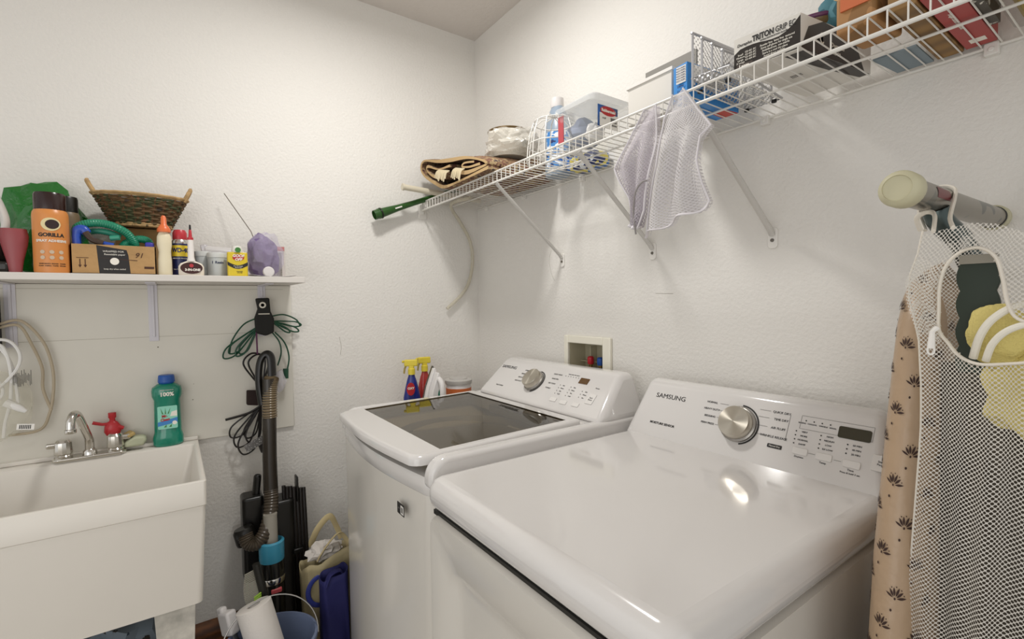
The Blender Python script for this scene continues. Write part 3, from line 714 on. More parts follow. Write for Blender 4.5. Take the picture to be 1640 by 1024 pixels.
# lubricant can
c = (.20, -1.298); BL = mat('navy_label', '#232a5c', .3)
t = thing('spray_can', 'blue and yellow lubricant spray can with red cap', 'spray can', (*c, ZL)); z = ZL
b = MB(); b.lathe([(.0245, z), (.0255, z+.004), (.0255, z+.108)], (*c, 0), 30); b.build('can_body', BL, t)
b = MB(); b.lathe([(.0255, z+.108), (.024, z+.116), (.019, z+.124)], (*c, 0), 30); b.build('shoulder', mat('alu', '#c6c3be', .25, metal=.9), t)
b = MB(); b.lathe([(.020, z+.122), (.021, z+.126), (.0205, z+.145), (.016, z+.155), (0, z+.156)], (*c, 0), 26); b.build('cap', mat('red_cap', '#b8313a', .35), t)
b = MB(); patch(b, c, .0259, z+.065, z+.102, 1.3); lb = b.build('yellow_band', mat('label_yellow', '#e0c534', .4), t)
b = MB(); curved(b, 'WD-40', .02, c, .0261, z+.085, fat=.0007, sx=.85); b.build('brand_lettering', BL, lb)
b = MB(); curved(b, 'MULTI-USE PRODUCT', .005, c, .0259, z+.058); curved(b, 'Spray  Drives out moisture', .004, c, .0259, z+.022); b.build('lettering', mat('white_ink', '#ece7dc', .5), t)
# oil bottle
c = (.25, -1.27); t = thing('oil_bottle', 'small household oil bottle with tall white spout and red tip', 'bottle', (*c, ZL))
b = MB(); b.lathe([(.034, z), (.036, z+.004), (.036, z+.03), (.03, z+.04), (.012, z+.048), (.0105, z+.05)], (*c, 0), 30, sx=.45); b.build('bottle_body', mat('cream_white', '#e6ddcf', .35), t)
b = MB(); b.lathe([(.0125, z+.047), (.0095, z+.06), (.0085, z+.118), (.007, z+.12)], (*c, 0), 18); b.build('spout', mat('spout_white', '#e9e4df', .35), t)
b = MB(); b.lathe([(.0085, z+.118), (.0085, z+.126), (.0055, z+.128), (.004, z+.15), (.003, z+.152)], (*c, 0), 16); b.build('spout_tip', mat('red_cap', '#b8313a', .35), t)
b = MB(); b.lathe([(.0032, z+.151), (.0028, z+.168), (0, z+.169)], (*c, 0), 12); b.build('tip_cap', RUBBER, t)
b = MB(); b.lathe([(.031, 0), (.031, .0012), (0, .0012)], seg=30, m=place((.266, -1.27, z+.024), 0, pi/2) @ Matrix.Diagonal((.62, 1, 1, 1))); lb = b.build('label', mat('maroon_label', '#3c1512', .35), t)
b = MB(); b.text('3-IN-ONE', .0105, (.2676, -1.267, z+.018), (0, 1, 0), fat=.0005, sx=.95); b.build('brand_lettering', mat('white_ink', '#ece7dc', .5), lb)
b = MB(); b.lathe([(.006, 0), (.006, .001), (0, .001)], seg=16, m=place((.267, -1.27, z+.032), 0, pi/2)); b.build('red_dot', mat('red_cap', '#b8313a', .35), lb)
# two frosted jars
JR = mat('frosted_jar', '#bcc0bf', .3, alpha=.93); 
for c, r, lab in (((.165, -1.232), .026, 'frosted jar half hidden behind the oil bottle'), ((.2, -1.19), .032, 'frosted grey jar with marker writing on its side')):
    t = thing('storage_jar', lab, 'jar', (*c, ZL), 'frosted storage jars'); h = .078 if r > .03 else .084
    b = MB(); b.lathe([(r*.92, z), (r*.98, z+.006), (r, z+h-.012), (r*.96, z+h-.006)], (*c, 0), 28); b.build('jar_body', JR, t)
    b = MB(); b.lathe([(r*1.04, z+h-.012), (r*1.05, z+h), (r*.99, z+h+.005), (0, z+h+.006)], (*c, 0), 28); b.build('lid', mat('frosted_lid', '#c9cbc8', .3), t)
    if r > .03:
        b = MB(); curved(b, 'I  Resin', .012, c, r*.995, z+.048, fat=.0003); b.build('marker_writing', mat('marker_blue', '#3d4258', .7), t)
# yellow tin
c = (.25, -1.134); t = thing('solvent_tin', 'flat yellow remover tin with black band and white cap', 'tin', (*c, ZL))
b = MB(); b.prism(rrect(.236, .262, -1.166, -1.104, .006), z-.001+.001, z+.083, 'z'); b.build('tin_body', mat('tin_yellow', '#d9bf2b', .3), t, bevel=.002)
b = MB(); b.lathe([(.017, z+.083), (.018, z+.09), (.014, z+.105), (0, z+.106)], (.248, -1.135, 0), 16); b.build('cap', mat('cap_white', '#e2e0d8', .4), t)
b = MB(); b.lathe([(.009, 0), (.009, .002), (0, .002)], seg=16, m=place((.2645, -1.134, z+.091), 0, pi/2)); b.build('cap_mark', mat('leaf_green', '#3f7a35', .4), t)
b = MB(); b.poly([(.2625, -1.166, z+.050)] + [(.2625, -1.166+.062*k/8, z+.050-.012*math.sin(pi*k/8)) for k in range(1, 9)] + [(.2625, -1.104, z+.038)] + [(.2625, -1.104-.062*k/8, z+.038-.013*math.sin(pi*k/8)) for k in range(1, 8)] + [(.2625, -1.166, z+.038)])
b.build('black_band', INK, t)
b = MB(); b.lathe([(.018, 0), (.018, .0008), (0, .0008)], seg=24, m=place((.2621, -1.133, z+.065), 0, pi/2) @ Matrix.Diagonal((.62, 1, 1, 1))); ov = b.build('red_oval', mat('label_red', '#b5282c', .4), t)
b = MB(); b.text('GOOF\nOFF', .0125, (.2631, -1.133, z+.064), (0, 1, 0), shear=.2, fat=.0005); b.build('brand_lettering', mat('white_ink', '#ece7dc', .5), ov)
b = MB(); b.text('Pro Strength\nRemover', .0055, (.2628, -1.134, z+.032), (0, 1, 0)); b.build('lettering', mat('white_ink', '#ece7dc', .5), t)
b = MB(); b.text('DANGER\n6 FL OZ', .0045, (.2625, -1.13, z+.014), (0, 1, 0)); b.build('small_print', INK, t)
# clear wrapped caulk tube, violet bag, slim pack, lid, rod
t = thing('caulk_tube', 'silvery tube in clear film lying behind the jars', 'tube', (.1, -1.15, ZL))
b = MB(); b.tube([(.085, -1.222, z+.098), (.085, -1.10, z+.092)], .022, 16); b.build('tube_body', mat('silver_white', '#c9c6c4', .25), t)
b = MB(); b.tube(smoothpath([(.09, -1.225, z+.12), (.10, -1.22, z+.095), (.11, -1.20, z+.085), (.11, -1.14, z+.09), (.1, -1.06, z+.085)], 5), .012, 8, flat=.6); b.build('film_fold', film('clear_film', '#dcd9df', .45), t)
b = MB(); b.box(.062, .108, -1.222, -1.09, z, z+.078); b.build('tube_carton', mat('carton_pale', '#b9b4b0', .7), t, bevel=.002)
t = thing('violet_bag', 'bulging violet items in a clear plastic bag at the right shelf end', 'plastic bag', (.16, -1.035, ZL))
b = MB(); b.blob((.15, -1.04, z+.078), (.045, .052, .085), .16, 2.2, 11, 3, flat=-.076); b.build('violet_cloth', mat('violet_cloth', '#6f5c86', .5, var=.35, vscale=25), t, sharp=20)
b = MB(); b.blob((.155, -1.035, z+.082), (.055, .062, .093), .16, 2.4, 12, 3, flat=-.08); b.build('clear_film', film('violet_clear_film', '#cfc8dc', .28, .12, .6, 14), t, sharp=15)
b = MB(); b.lathe([(.0185, 0), (.019, .003), (.019, .012), (.0165, .014), (0, .014)], seg=28, m=place((.222, -1.035, z+.0195), R(5), pi/2)); tag(b.build('round_cap', mat('cap_white2', '#dbd7d5', .35)), 'round white cap standing on edge before the violet bag', 'cap')
b = MB(); b.surf(lambda u, v: Vector((.19+.085*u, -1.10+.15*v, z+.0015+.005*abs(2*v-1)**2.2+.002*math.sin(6*u)*v)), 8, 16); tag(b.build('foil_sheet', mat('foil', '#b9b4b2', .3, metal=.5), solid=.0006), 'small curled silver sheet under the round white cap', 'foil')
t = thing('slim_packet', 'slim upright packet with pale red top and grey print right of the violet bag', 'packet', (.09, -.965, ZL))
b = MB(); b.prism(rrect(.082, .094, -1.00, -.953, .003), z, z+.13, 'z'); b.build('packet_body', mat('packet_white', '#d5cec9', .5), t)
b = MB(); b.box(.0935, .0945, -.998, -.955, z+.112, z+.128); b.build('red_strip', mat('pale_red', '#c9807c', .5), t)
b = MB(); b.box(.0935, .0945, -.985, -.965, z+.01, z+.105); b.build('grey_print', mottled('grey_print', ['#6d6862', '#96918a', '#4f4b47'], 160, .7, 0), t)
b = MB(); b.tube([(.045, -1.151, 1.812), (.10, -1.072, 1.668), (.112, -1.05, 1.60)], .0016, 6); b.tube([(.112, -1.05, 1.60), (.118, -1.035, 1.56)], .003, 6); tag(b.build('thin_rod', mat('rod_brown', '#6a6054', .5)), 'thin brown rod rising from the violet bag against the wall', 'rod')

# ================================================================== around the sink
# bottle of green cleaner
c = (.042, -1.352); zb = .8825; t = thing('cleaner_bottle', 'green floor cleaner bottle with blue cap on the sink ledge', 'bottle', (*c, zb))
GR = mat('green_liquid', '#12826a', .12, coat=.6, bump=.12, bscale=12)
b = MB(); b.lathe([(.040, zb), (.046, zb+.006), (.046, zb+.03), (.043, zb+.042), (.041, zb+.05), (.040, zb+.12), (.0395, zb+.165), (.045, zb+.18), (.046, zb+.20), (.043, zb+.212), (.030, zb+.222), (.022, zb+.226)], (*c, 0), 32, sx=.68); b.build('bottle_body', GR, t)
b = MB(); b.lathe([(.021, zb+.224), (.023, zb+.226), (.026, zb+.23), (.024, zb+.252), (.022, zb+.255), (0, zb+.255)], (*c, 0), 24); b.build('cap', mat('blue_cap', '#1f55a5', .35, bump=.2), t)
n, xd = facing(c)
def lab(b, cy, cz, w_, h_, x): b.prism(rrect(cy-w_/2, cy+w_/2, cz-h_/2, cz+h_/2, .004), x, x+.0012, 'x')
b = MB(); lab(b, -1.352, zb+.105, .058, .082, .0705); lb = b.build('label', mat('label_mint', '#8ed3bd', .4), t)
b = MB(); b.prism([(-1.381, zb+.075), (-1.323, zb+.085), (-1.323, zb+.103), (-1.381, zb+.09)], .0717, .0722, 'x'); b.build('blue_stripe', mat('label_blue', '#3f83c4', .4), lb)
b = MB()
for y, a in ((-1.366, .3), (-1.358, 0), (-1.35, -.35)): b.prism([(y-.002, zb+.118), (y+.002, zb+.118), (y-.02*a, zb+.14)], .0717, .0722, 'x')
for y in (-1.36, -1.345): b.prism([(y-.004, zb+.07), (y+.004, zb+.07), (y+.004, zb+.08)], .0717, .0722, 'x')
b.build('leaf_print', mat('leaf_green', '#3f7a35', .4), lb)
b = MB(); b.prism([(-1.345, zb+.108), (-1.324, zb+.108), (-1.324, zb+.128), (-1.34, zb+.124)], .0717, .0722, 'x'); b.lathe([(.007, 0), (.007, .0006), (0, .0006)], seg=16, m=place((.0719, -1.332, zb+.084), 0, pi/2)); b.build('white_print', mat('white_ink', '#ece7dc', .5), lb)
b = MB(); b.text('Mr.\nClean', .013, (.0727, -1.36, zb+.104), (0, 1, .12), fat=.0005, sx=.9); b.build('brand_lettering', mat('label_red', '#b5282c', .4), lb)
b = MB(); b.text('100%', .019, (.0735, -1.352, zb+.188), (0, 1, 0), fat=.0007); b.text('MORE CLEANING', .005, (.0735, -1.352, zb+.203), (0, 1, 0)); b.build('lettering', mat('white_ink', '#ece7dc', .5), t)
# spray head, soap
t = thing('hose_nozzle', 'red plastic tap nozzle standing behind the faucet', 'nozzle', (.03, -1.515, .884)); RD = mat('red_plastic', '#b92a31', .3)
b = MB(); b.lathe([(.013, .884), (.013, .90), (.012, .93), (.015, .945)], (.025, -1.51, 0), 14); b.build('white_base', mat('caulk_white', '#dedad0', .5), t)
b = MB(); b.lathe([(.016, .940), (.024, .955), (.022, .975), (.014, .988), (.008, .992), (.008, 1.0), (.011, 1.003), (.011, 1.02), (0, 1.021)], (.032, -1.508, 0), 14, sx=.6)
b.tube([(.034, -1.51, .982), (.034, -1.535, .983), (.034, -1.56, .992)], [.006, .005, .006], 8); b.tube([(.034, -1.505, .975), (.034, -1.478, .962)], [.01, .006], 8); b.box(.045, .06, -1.57, -1.56, .896, .915); b.build('nozzle_head', RD, t)
b = MB(); b.prism([(-1.478, .8965), (-1.425, .8965), (-1.413, .915), (-1.42, .93), (-1.45, .932), (-1.478, .916)], .022, .062, 'x'); tag(b.build('soap_block', mat('soap_green', '#b9bda1', .6, var=.1), bevel=.008, seg=3), 'pale green soap block right of the faucet', 'soap')
b = MB(); b.box(-.022, .022, -.012, .012, -.006, .006, m=place((.045, -1.463, .94), R(20), 0, R(25))); tag(b.build('small_brush', mat('brush_tan', '#b29a63', .7), bevel=.003), 'small tan scrub brush leaning on the pale green soap', 'brush')

# ---- cords hanging under the shelf
def loopset(b, A, ends, r, bulge=.35, zj=.0, n=10):
    """teardrop loops from a tie point A out to each end point and back"""
    for i, e in enumerate(ends):
        A_ = Vector(A); e = Vector(e); d = e-A_; pr = Vector((0, -d.z, d.y))*bulge
        b.tube(smoothpath([A_ + Vector((.002*i, 0, zj)), A_+d*.35+pr*.32, A_+d*.8+pr*.55+Vector((.003, 0, 0)), e, A_+d*.8-pr*.55, A_+d*.35-pr*.32, A_], n), r, 6)
VE = mat('black_strap', '#161512', .8)
t = thing('extension_cord', 'dark green extension cord looped in a black strap under the shelf', 'cord', (.04, -1.03, 1.18))
GC = mat('dark_green_cord', '#12452f', .4)
b = MB(); 
loopset(b, (.04, -1.05, 1.30), [(.03, -1.170, 1.182), (.038, -1.152, 1.20), (.045, -1.128, 1.188), (.035, -1.115, 1.195)], .0032, .22)
loopset(b, (.042, -1.0, 1.32), [(.03, -.888, 1.30), (.04, -.90, 1.275), (.045, -.935, 1.272)], .0032, .16)
b.tube(smoothpath([(.045, -1.05, 1.335), (.04, -1.10, 1.31), (.035, -1.14, 1.25), (.03, -1.15, 1.2)], 8), .0032, 6)
b.tube(smoothpath([(.045, -1.0, 1.34), (.04, -.955, 1.345), (.035, -.91, 1.325), (.032, -.893, 1.30)], 8), .0032, 6)
b.tube(smoothpath([(.04, -1.0, 1.275), (.04, -.975, 1.235), (.045, -.97, 1.19), (.05, -.985, 1.14)], 8), .0032, 6)
b.tube(smoothpath([(.04, -.99, 1.275), (.04, -.955, 1.23), (.04, -.94, 1.17), (.05, -.952, 1.11)], 8), .0032, 6)
b.build('cord', GC, t)
b = MB(); b.prism([(-1.057, 1.412), (-1.008, 1.414), (-1.005, 1.36), (-.993, 1.33), (-.995, 1.275), (-1.025, 1.262), (-1.06, 1.275), (-1.062, 1.335), (-1.05, 1.37)], .03, .058, 'x'); st = b.build('strap', VE, t, bevel=.006)
b = MB(); m = place((.058, -1.034, 1.385), 0, pi/2); b.lathe([(.0125, 0), (.0125, .002), (.0065, .002), (.0065, 0)], seg=20, m=m); b.build('grommet', STEEL, st)
b = MB(); b.box(.058, .0605, -1.05, -1.01, 1.348, 1.352); b.build('strap_buckle', STEEL, st)
b = MB(); b.tube([(.05, -1.03, 1.39), (.045, -1.027, 1.42), (.02, -1.025, 1.44)], .0008, 5); b.build('tie_wire', WPLAS, t)
b = MB(); b.tube([(.05, -.955, 1.125), (.052, -.957, 1.085)], .011, 8); b.build('plug', GC, t)
t = thing('extension_cord', 'black appliance cord bundled by a maroon strap behind the vacuum hose', 'cord', (.04, -1.06, .83)); BC = mat('black_cord', '#17120f', .4)
b = MB(); loopset(b, (.045, -1.045, 1.06), [(.04, -1.075, 1.195), (.045, -1.055, 1.19)], .0038, .5)
loopset(b, (.045, -1.05, .985), [(.03, -1.155, .872), (.035, -1.135, .83), (.045, -1.115, .80), (.04, -1.09, .84), (.035, -1.10, .86)], .0032, .3)
b.tube(smoothpath([(.05, -1.05, .985), (.045, -1.09, .962), (.04, -1.13, .952), (.035, -1.172, .944)], 6), .005, 6); b.build('cord', BC, t)
b = MB(); b.tube([(.045, -1.057, 1.30), (.046, -1.056, 1.19)], .003, 6); b.build('tie_cord', mat('purple_tie', '#57264b', .6), t)
b = MB(); b.prism([(-1.098, 1.052), (-1.04, 1.045), (-1.04, .985), (-1.10, .995)], .035, .06, 'x'); b.build('strap', mat('maroon_strap', '#24130f', .8), t, bevel=.004)
b = MB(); b.box(-.0008, .0008, -.036, .036, -.015, .015, m=place((.065, -1.078, .84), 0, 0, R(25))); lb = b.build('label', mottled('printed_label', ['#d8d6d4', '#6a6866', '#e4e2df'], 220, .6, 0), t)
b = MB(); b.tube([(.05, -1.06, .85), (.05, -1.045, .80)], .011, 8); b.build('plug', BC, t)
# left bundle: beige cord, white cords in a clear bag, black strap
b = MB(); r_ = .0042
b.tube(smoothpath([(.05, -1.77, 1.335), (.04, -1.72, 1.345), (.03, -1.675, 1.28), (.028, -1.655, 1.20), (.03, -1.653, 1.12), (.032, -1.665, 1.04), (.035, -1.69, .99), (.04, -1.76, .985)], 8), r_, 8)
b.tube(smoothpath([(.05, -1.77, 1.325), (.042, -1.725, 1.33), (.032, -1.70, 1.27), (.03, -1.678, 1.19), (.03, -1.678, 1.12), (.032, -1.66, 1.05)], 8), r_, 8)
tag(b.build('extension_cord', mat('beige_cord', '#b5a78f', .5)), 'beige cord hanging in long loops at the left edge', 'cord')
t = thing('extension_cord', 'tangle of white cords in a clear bag below the black strap', 'cord', (.06, -1.76, 1.0)); WC = mat('white_cord', '#e2e0dc', .4)
b = MB()
for P in ([(.06, -1.80, 1.29), (.07, -1.745, 1.285), (.075, -1.72, 1.245), (.08, -1.725, 1.20), (.08, -1.76, 1.15), (.08, -1.80, 1.12)],
          [(.06, -1.80, 1.26), (.07, -1.76, 1.27), (.075, -1.742, 1.2), (.075, -1.745, 1.10), (.07, -1.76, 1.03), (.07, -1.765, .985)],
          [(.06, -1.78, 1.28), (.07, -1.75, 1.24), (.07, -1.735, 1.18), (.075, -1.73, 1.13), (.075, -1.728, 1.09)],
          [(.065, -1.79, 1.20), (.075, -1.76, 1.13), (.075, -1.785, 1.08), (.07, -1.79, 1.0)]):
    b.tube(smoothpath(P, 8), .0048, 8)
b.tube([(.08, -1.755, 1.095), (.085, -1.725, 1.075), (.085, -1.71, 1.062)], [.013, .011, .006], 10)
b.build('cord', WC, t)
b = MB(); b.blob((.065, -1.775, 1.08), (.035, .075, .105), .12, 2.2, 21, 3); b.build('clear_bag', film('cord_bag_film', '#e0dcc9', .22, .2, .5, 20), t, sharp=20)
b = MB(); b.box(.03, .07, -1.81, -1.765, 1.25, 1.425); b.build('strap', VE, t, bevel=.004)
b = MB(); b.box(-.001, .001, -.02, .02, -.009, .009, m=place((.09, -1.712, 1.015), 0, 0, R(-8))); lb = b.build('barcode_tag', WPLAS, t)
b = MB()
for i in range(7): b.box(.0012, .0018, -.014+.004*i, -.012+.004*i, -.006, .006, m=place((.09, -1.712, 1.015), 0, 0, R(-8)))
b.build('barcode', INK, lb)
b = MB()
for i in range(14): rx = random.uniform; b.box(.083, .0836, -1.735+.003*i, -1.7335+.003*i, 1.16+rx(-.02, .0), 1.185+rx(-.01, .01))
b.build('bag_print', mat('faded_ink', '#5d5a55', .7), t)

# ================================================================== corner between washer and left wall
RK = thing('corner_rack', 'narrow white rack between the washer and the left wall', 'rack', (.2, -.35, 0))
b = MB(); b.box(.03, .39, -.60, -.12, .85, .868); b.build('rack_top', WPLAS, RK, bevel=.003)
for x in (.05, .37):
    for y in (-.58, -.14): b = MB(); b.box(x-.012, x+.012, y-.012, y+.012, 0, .85); b.build('leg', WPLAS, RK)
def spray(c, lab, yaw, liq, labc, lean=0):
    t = thing('spray_bottle', lab, 'spray bottle', (c[0], c[1], .8685), 'spray bottles in the corner'); z = .8685; m = place((c[0], c[1], 0), yaw)
    b = MB(); b.lathe([(.034, z), (.038, z+.006), (.038, z+.09), (.03, z+.13), (.022, z+.165), (.014, z+.19), (.013, z+.2)], seg=28, m=m, sy=.65); b.build('bottle_body', liq, t)
    b = MB(); b.lathe([(.016, z+.195), (.016, z+.22), (.012, z+.224)], seg=18, m=m); b.build('collar', mat('spray_yellow', '#ddc93e', .35), t)
    b = MB(); b.box(-.028, .032, -.0095, .0095, z+.232, z+.262, m=m); b.box(-.012, .012, -.009, .009, z+.22, z+.24, m=m); b.box(.032, .042, -.006, .006, z+.247, z+.26, m=m); h = b.build('spray_head', mat('spray_yellow', '#ddc93e', .35), t, bevel=.005, seg=3)
    b = MB(); b.tube([m @ Vector(p) for p in ((.022, 0, z+.24), (.03, 0, z+.222), (.033, 0, z+.20))], .0045, 8); b.build('trigger', mat('trigger_olive', '#a08f4a', .4), h)
    return t, m, z
t, m, z = spray((.15, -.452), 'blue spray bottle with red label and yellow trigger head, left of the iron', R(-115), mat('blue_liquid', '#27307e', .15), None)
b = MB(); b.lathe([(.024, 0), (.024, .001), (0, .001)], seg=24, m=place((.185, -.472, z+.135), R(-5), pi/2) @ Matrix.Diagonal((1.2, .8, 1, 1))); b.build('red_label', mat('label_red', '#b5282c', .4), t)
b = MB(); b.text('OXY', .014, (.1865, -.472, z+.138), (.09, 1, 0), fat=.0005); b.build('lettering', mat('white_ink', '#ece7dc', .5), t)
spray((.09, -.36), 'red spray bottle with broad yellow head behind the upright iron', R(-100), mat('red_liquid', '#a8332f', .15), None)
# iron standing on its heel
t = thing('clothes_iron', 'white clothes iron standing on its heel beside the spray bottles', 'iron', (.27, -.40, .8685)); z = .8685
b = MB(); IW = mat('iron_white', '#dfdcda', .3)
pr = [(-.462, z), (-.345, z), (-.345, z+.04), (-.372, z+.15), (-.397, z+.232), (-.405, z+.232), (-.436, z+.15), (-.462, z+.04)]
b.prism(pr, .262, .285, 'x'); b.prism([(y*.82-.072, z+(q-z)*.93) for y, q in pr], .285, .32, 'x'); b.build('iron_body', IW, t, bevel=.006, seg=3)
b = MB(); b.prism([(-.464, z), (-.335, z), (-.335, z+.04), (-.364, z+.15), (-.398, z+.24), (-.402, z+.24), (-.438, z+.15), (-.464, z+.04)], .252, .2615, 'x'); b.build('sole_plate', mat('sole_steel', '#6d6a66', .25, metal=.9), t, bevel=.001)
b = MB(); b.lathe([(.024, 0), (.024, .0015), (0, .0015)], seg=24, m=place((.3205, -.392, z+.115), 0, pi/2) @ Matrix.Diagonal((1.35, .6, 1, 1))); b.build('water_window', mat('iron_green', '#1d6b55', .15), t)
b = MB(); b.tube(smoothpath([(.318, -.40, z+.19), (.345, -.40, z+.17), (.35, -.40, z+.10), (.345, -.40, z+.04), (.318, -.40, z+.02)], 6), .011, 10); b.build('handle', IW, t)
# tub with lid
c = (.24, -.262); t = thing('lidded_tub', 'round white tub with orange label and grey lid beside the iron', 'tub', (*c, z))
b = MB(); b.lathe([(.05, z), (.054, z+.01), (.057, z+.145), (.055, z+.15)], (*c, 0), 36); b.build('tub_body', mat('cap_white2', '#dbd7d5', .35), t)
b = MB(); b.lathe([(.0575, z+.08), (.0582, z+.128)], (*c, 0), 36); b.build('orange_label', mat('tub_orange', '#c96a35', .4), t)
b = MB(); b.lathe([(.06, z+.145), (.062, z+.15), (.062, z+.163), (.055, z+.167), (.042, z+.167), (.04, z+.172), (.03, z+.173), (0, z+.17)], (*c, 0), 36); b.build('lid', mat('lid_grey', '#b9b6b1', .3), t)

# ================================================================== floor: vacuum, bucket, bags
t = thing('upright_vacuum', 'black upright vacuum with ribbed hose and blue ring against the wall', 'vacuum cleaner', (.14, -1.03, 0))
VB = mat('vacuum_black', '#12110f', .3)
b = MB(); b.prism(rrect(.03, .30, -1.16, -.968, .04), 0.01, .09, 'z'); b.build('floor_head', VB, t, bevel=.015, seg=3)
b = MB(); b.prism(rrect(.045, .15, -1.075, -.955, .02), .08, .62, 'z'); b.prism(rrect(.05, .14, -1.135, -1.06, .015), .33, .655, 'z'); b.tube([(.10, -1.085, .64), (.10, -1.075, .73)], .014, 10); b.build('body', VB, t, bevel=.01, seg=3)
b = MB(); 
for i in range(7):
    y = -.988+.0125*i; b.tube(smoothpath([(.12+.006*(i % 2), y*.98-.02, .67-.004*i), (.13, y, .5), (.13, y+.004, .25), (.12, y, .12)], 6), .0075, 8)
b.build('power_cord', BC, t)
b = MB(); b.box(.10, .14, -.945, -.937, .60, .70); b.build('cord_hook', VB, t, bevel=.003)
b = MB(); b.box(.10, .16, -.965, -.93, .40, .42); b.build('cord_hook', VB, t, bevel=.003)
b = MB(); b.lathe([(.038, .0), (.042, .03), (.042, .27), (.040, .30)], (.205, -1.05, .13), 28); b.build('canister', mat('canister_black', '#1d1c19', .15), t)
b = MB(); b.lathe([(.042, .43), (.043, .435), (.044, .50), (.036, .505), (.033, .46), (.034, .44)], (.205, -1.05, 0), 28); b.build('blue_ring', mat('sky_blue_plastic', '#3f93b0', .3), t)
b = MB(); b.tube([(.2, -1.05, .43), (.195, -1.05, .60)], .024, 20); b.build('clear_tube', mat('smoke_tube', '#a29d92', .2), t)
b = MB(); b.box(.235, .25, -1.062, -1.025, .318, .336); b.build('release_button', mat('coral_button', '#c05055', .35), t, bevel=.004)
b = MB(); b.lathe([(.044, .35), (.045, .352), (.045, .37), (.044, .372)], (.205, -1.05, 0), 28); b.build('chrome_band', CHROME, t)
HB = mat('hose_brown', '#4a4136', .3)
wand = [(.125, -1.03, 1.10), (.13, -1.032, .95), (.138, -1.037, .80), (.146, -1.038, .665)]
b = MB(); b.tube(wand, [.0235, .0245, .0255, .026], 20); b.build('wand', mat('wand_brown', '#2e2821', .25), t)
P = smoothpath([(.146, -1.038, .675), (.156, -1.039, .635), (.175, -1.048, .585), (.197, -1.07, .533), (.205, -1.098, .506), (.198, -1.124, .513), (.185, -1.133, .54)], 18)
b = MB(); b.tube(P, [(.0235, .0255, .0265, .0255)[i % 4] for i in range(len(P))], 20); b.build('hose', HB, t)
P = smoothpath([(.13, -1.031, .95), (.129, -1.03, 1.0), (.126, -1.027, 1.05), (.12, -1.022, 1.085), (.113, -1.018, 1.10)], 22)
b = MB(); b.tube(P, [(.0235, .0262, .0272, .0262)[i % 4] for i in range(len(P))], 20); b.build('hose_collar', mat('hose_tan', '#74654e', .22), t)
b = MB(); b.lathe([(.034, 0), (.036, .01), (.036, .05), (.03, .06)], seg=20, m=place((.17, -1.125, .50), R(0), R(-8), R(12))); b.build('hose_socket', VB, t)
b = MB(); b.tube(smoothpath([(.11, -1.055, 1.0), (.105, -1.062, 1.09), (.105, -1.055, 1.165), (.11, -1.035, 1.195), (.12, -1.02, 1.18), (.125, -1.018, 1.11)], 7), [.013]*40, 12, flat=1.3); b.build('handle', VB, t)
b = MB(); b.blob((.09, -.985, 1.08), (.015, .02, .05), .2, 3, 4, 2); b.build('film_wrap', film('clear_film', '#dcd9df', .45), t)

# bucket and what stands in it
bc_ = (.48, -1.10); t = thing('bucket', 'grey-blue plastic bucket with wire handle on the floor', 'bucket', (*bc_, 0))
b = MB(); b.lathe([(0, .004), (.10, .004), (.105, 0), (.136, .285), (.142, .29), (.142, .302), (.134, .304), (.130, .29), (.10, .02), (0, .018)], (*bc_, 0), 48); b.build('bucket_body', mat('bucket_blue', '#68748f', .35), t)
b = MB()
P = [Vector((bc_[0] - .142*math.cos(a)*.0 - .0, 0, 0)) for a in (0,)]
A = Vector((bc_[0]+.03, bc_[1]+.14, .285)); B = Vector((bc_[0]-.03, bc_[1]-.14, .285))
arc = []
for i in range(25):
    a = pi*i/24; q = (A+B)/2 + (A-B)/2*math.cos(a) + Vector((-.06, .02, .125))*math.sin(a); arc.append(q)
b.tube(arc, .0022, 6); b.build('wire_handle', mat('wire_steel', '#9a9792', .3, metal=.8), t)
b = MB(); m = place((.545, -1.085, .025), 0, 0, 0)
ax = (Vector((.40, -1.15, .445))-Vector((.505, -1.065, .06))).normalized()
q = ax.to_track_quat('Z', 'Y').to_matrix().to_4x4()
b.lathe([(.0, 0), (.018, 0), (.05, 0), (.053, .004), (.053, .37), (.05, .372), (.0205, .372), (.0195, .30), (0, .3)], seg=40, m=Matrix.Translation((.520, -1.062, .05)) @ q)
tag(b.build('paper_towel_roll', mat('paper_towel', '#d9d3cc', .9, bump=.3, bscale=120, dist=.003)), 'white paper towel roll leaning in the bucket', 'paper roll')
t = thing('spray_bottle', 'clear spray bottle with white head leaning at the left in the bucket', 'spray bottle', (.44, -1.18, .03))
ax = Vector((-.10, -.06, .36)).normalized(); q = Matrix.Translation((.45, -1.155, .04)) @ ax.to_track_quat('Z', 'Y').to_matrix().to_4x4()
b = MB(); b.lathe([(.028, 0), (.03, .005), (.03, .2), (.014, .26), (.014, .28)], seg=24, m=q); b.build('bottle_body', mat('dark_clear_bottle', '#55585a', .12, alpha=.8), t)
b = MB(); b.box(-.018, .018, -.03, .022, .275, .35, m=q); b.box(-.012, .012, -.04, -.01, .33, .365, m=q); b.build('spray_head', mat('cap_white2', '#dbd7d5', .35), t, bevel=.008, seg=3)
t = thing('dish_brush', 'dark brush with pale bristles and green tuft standing in the bucket', 'brush', (.42, -1.12, .05))
b = MB(); b.tube([(.41, -1.04, .05), (.365, -1.09, .33), (.35, -1.12, .50)], [.01, .014, .012], 10); b.build('handle', BLACK, t)
b = MB(); 
for i in range(26):
    k = i/25; P0 = Vector((.368-.02*k, -1.105-.015*k, .34+.14*k)); b.tube([P0, P0+Vector((.0, -.035-.012*math.sin(pi*k), .0-.01))], .0022, 5)
b.build('bristles', mat('bristle', '#9b978a', .8), t)
b = MB()
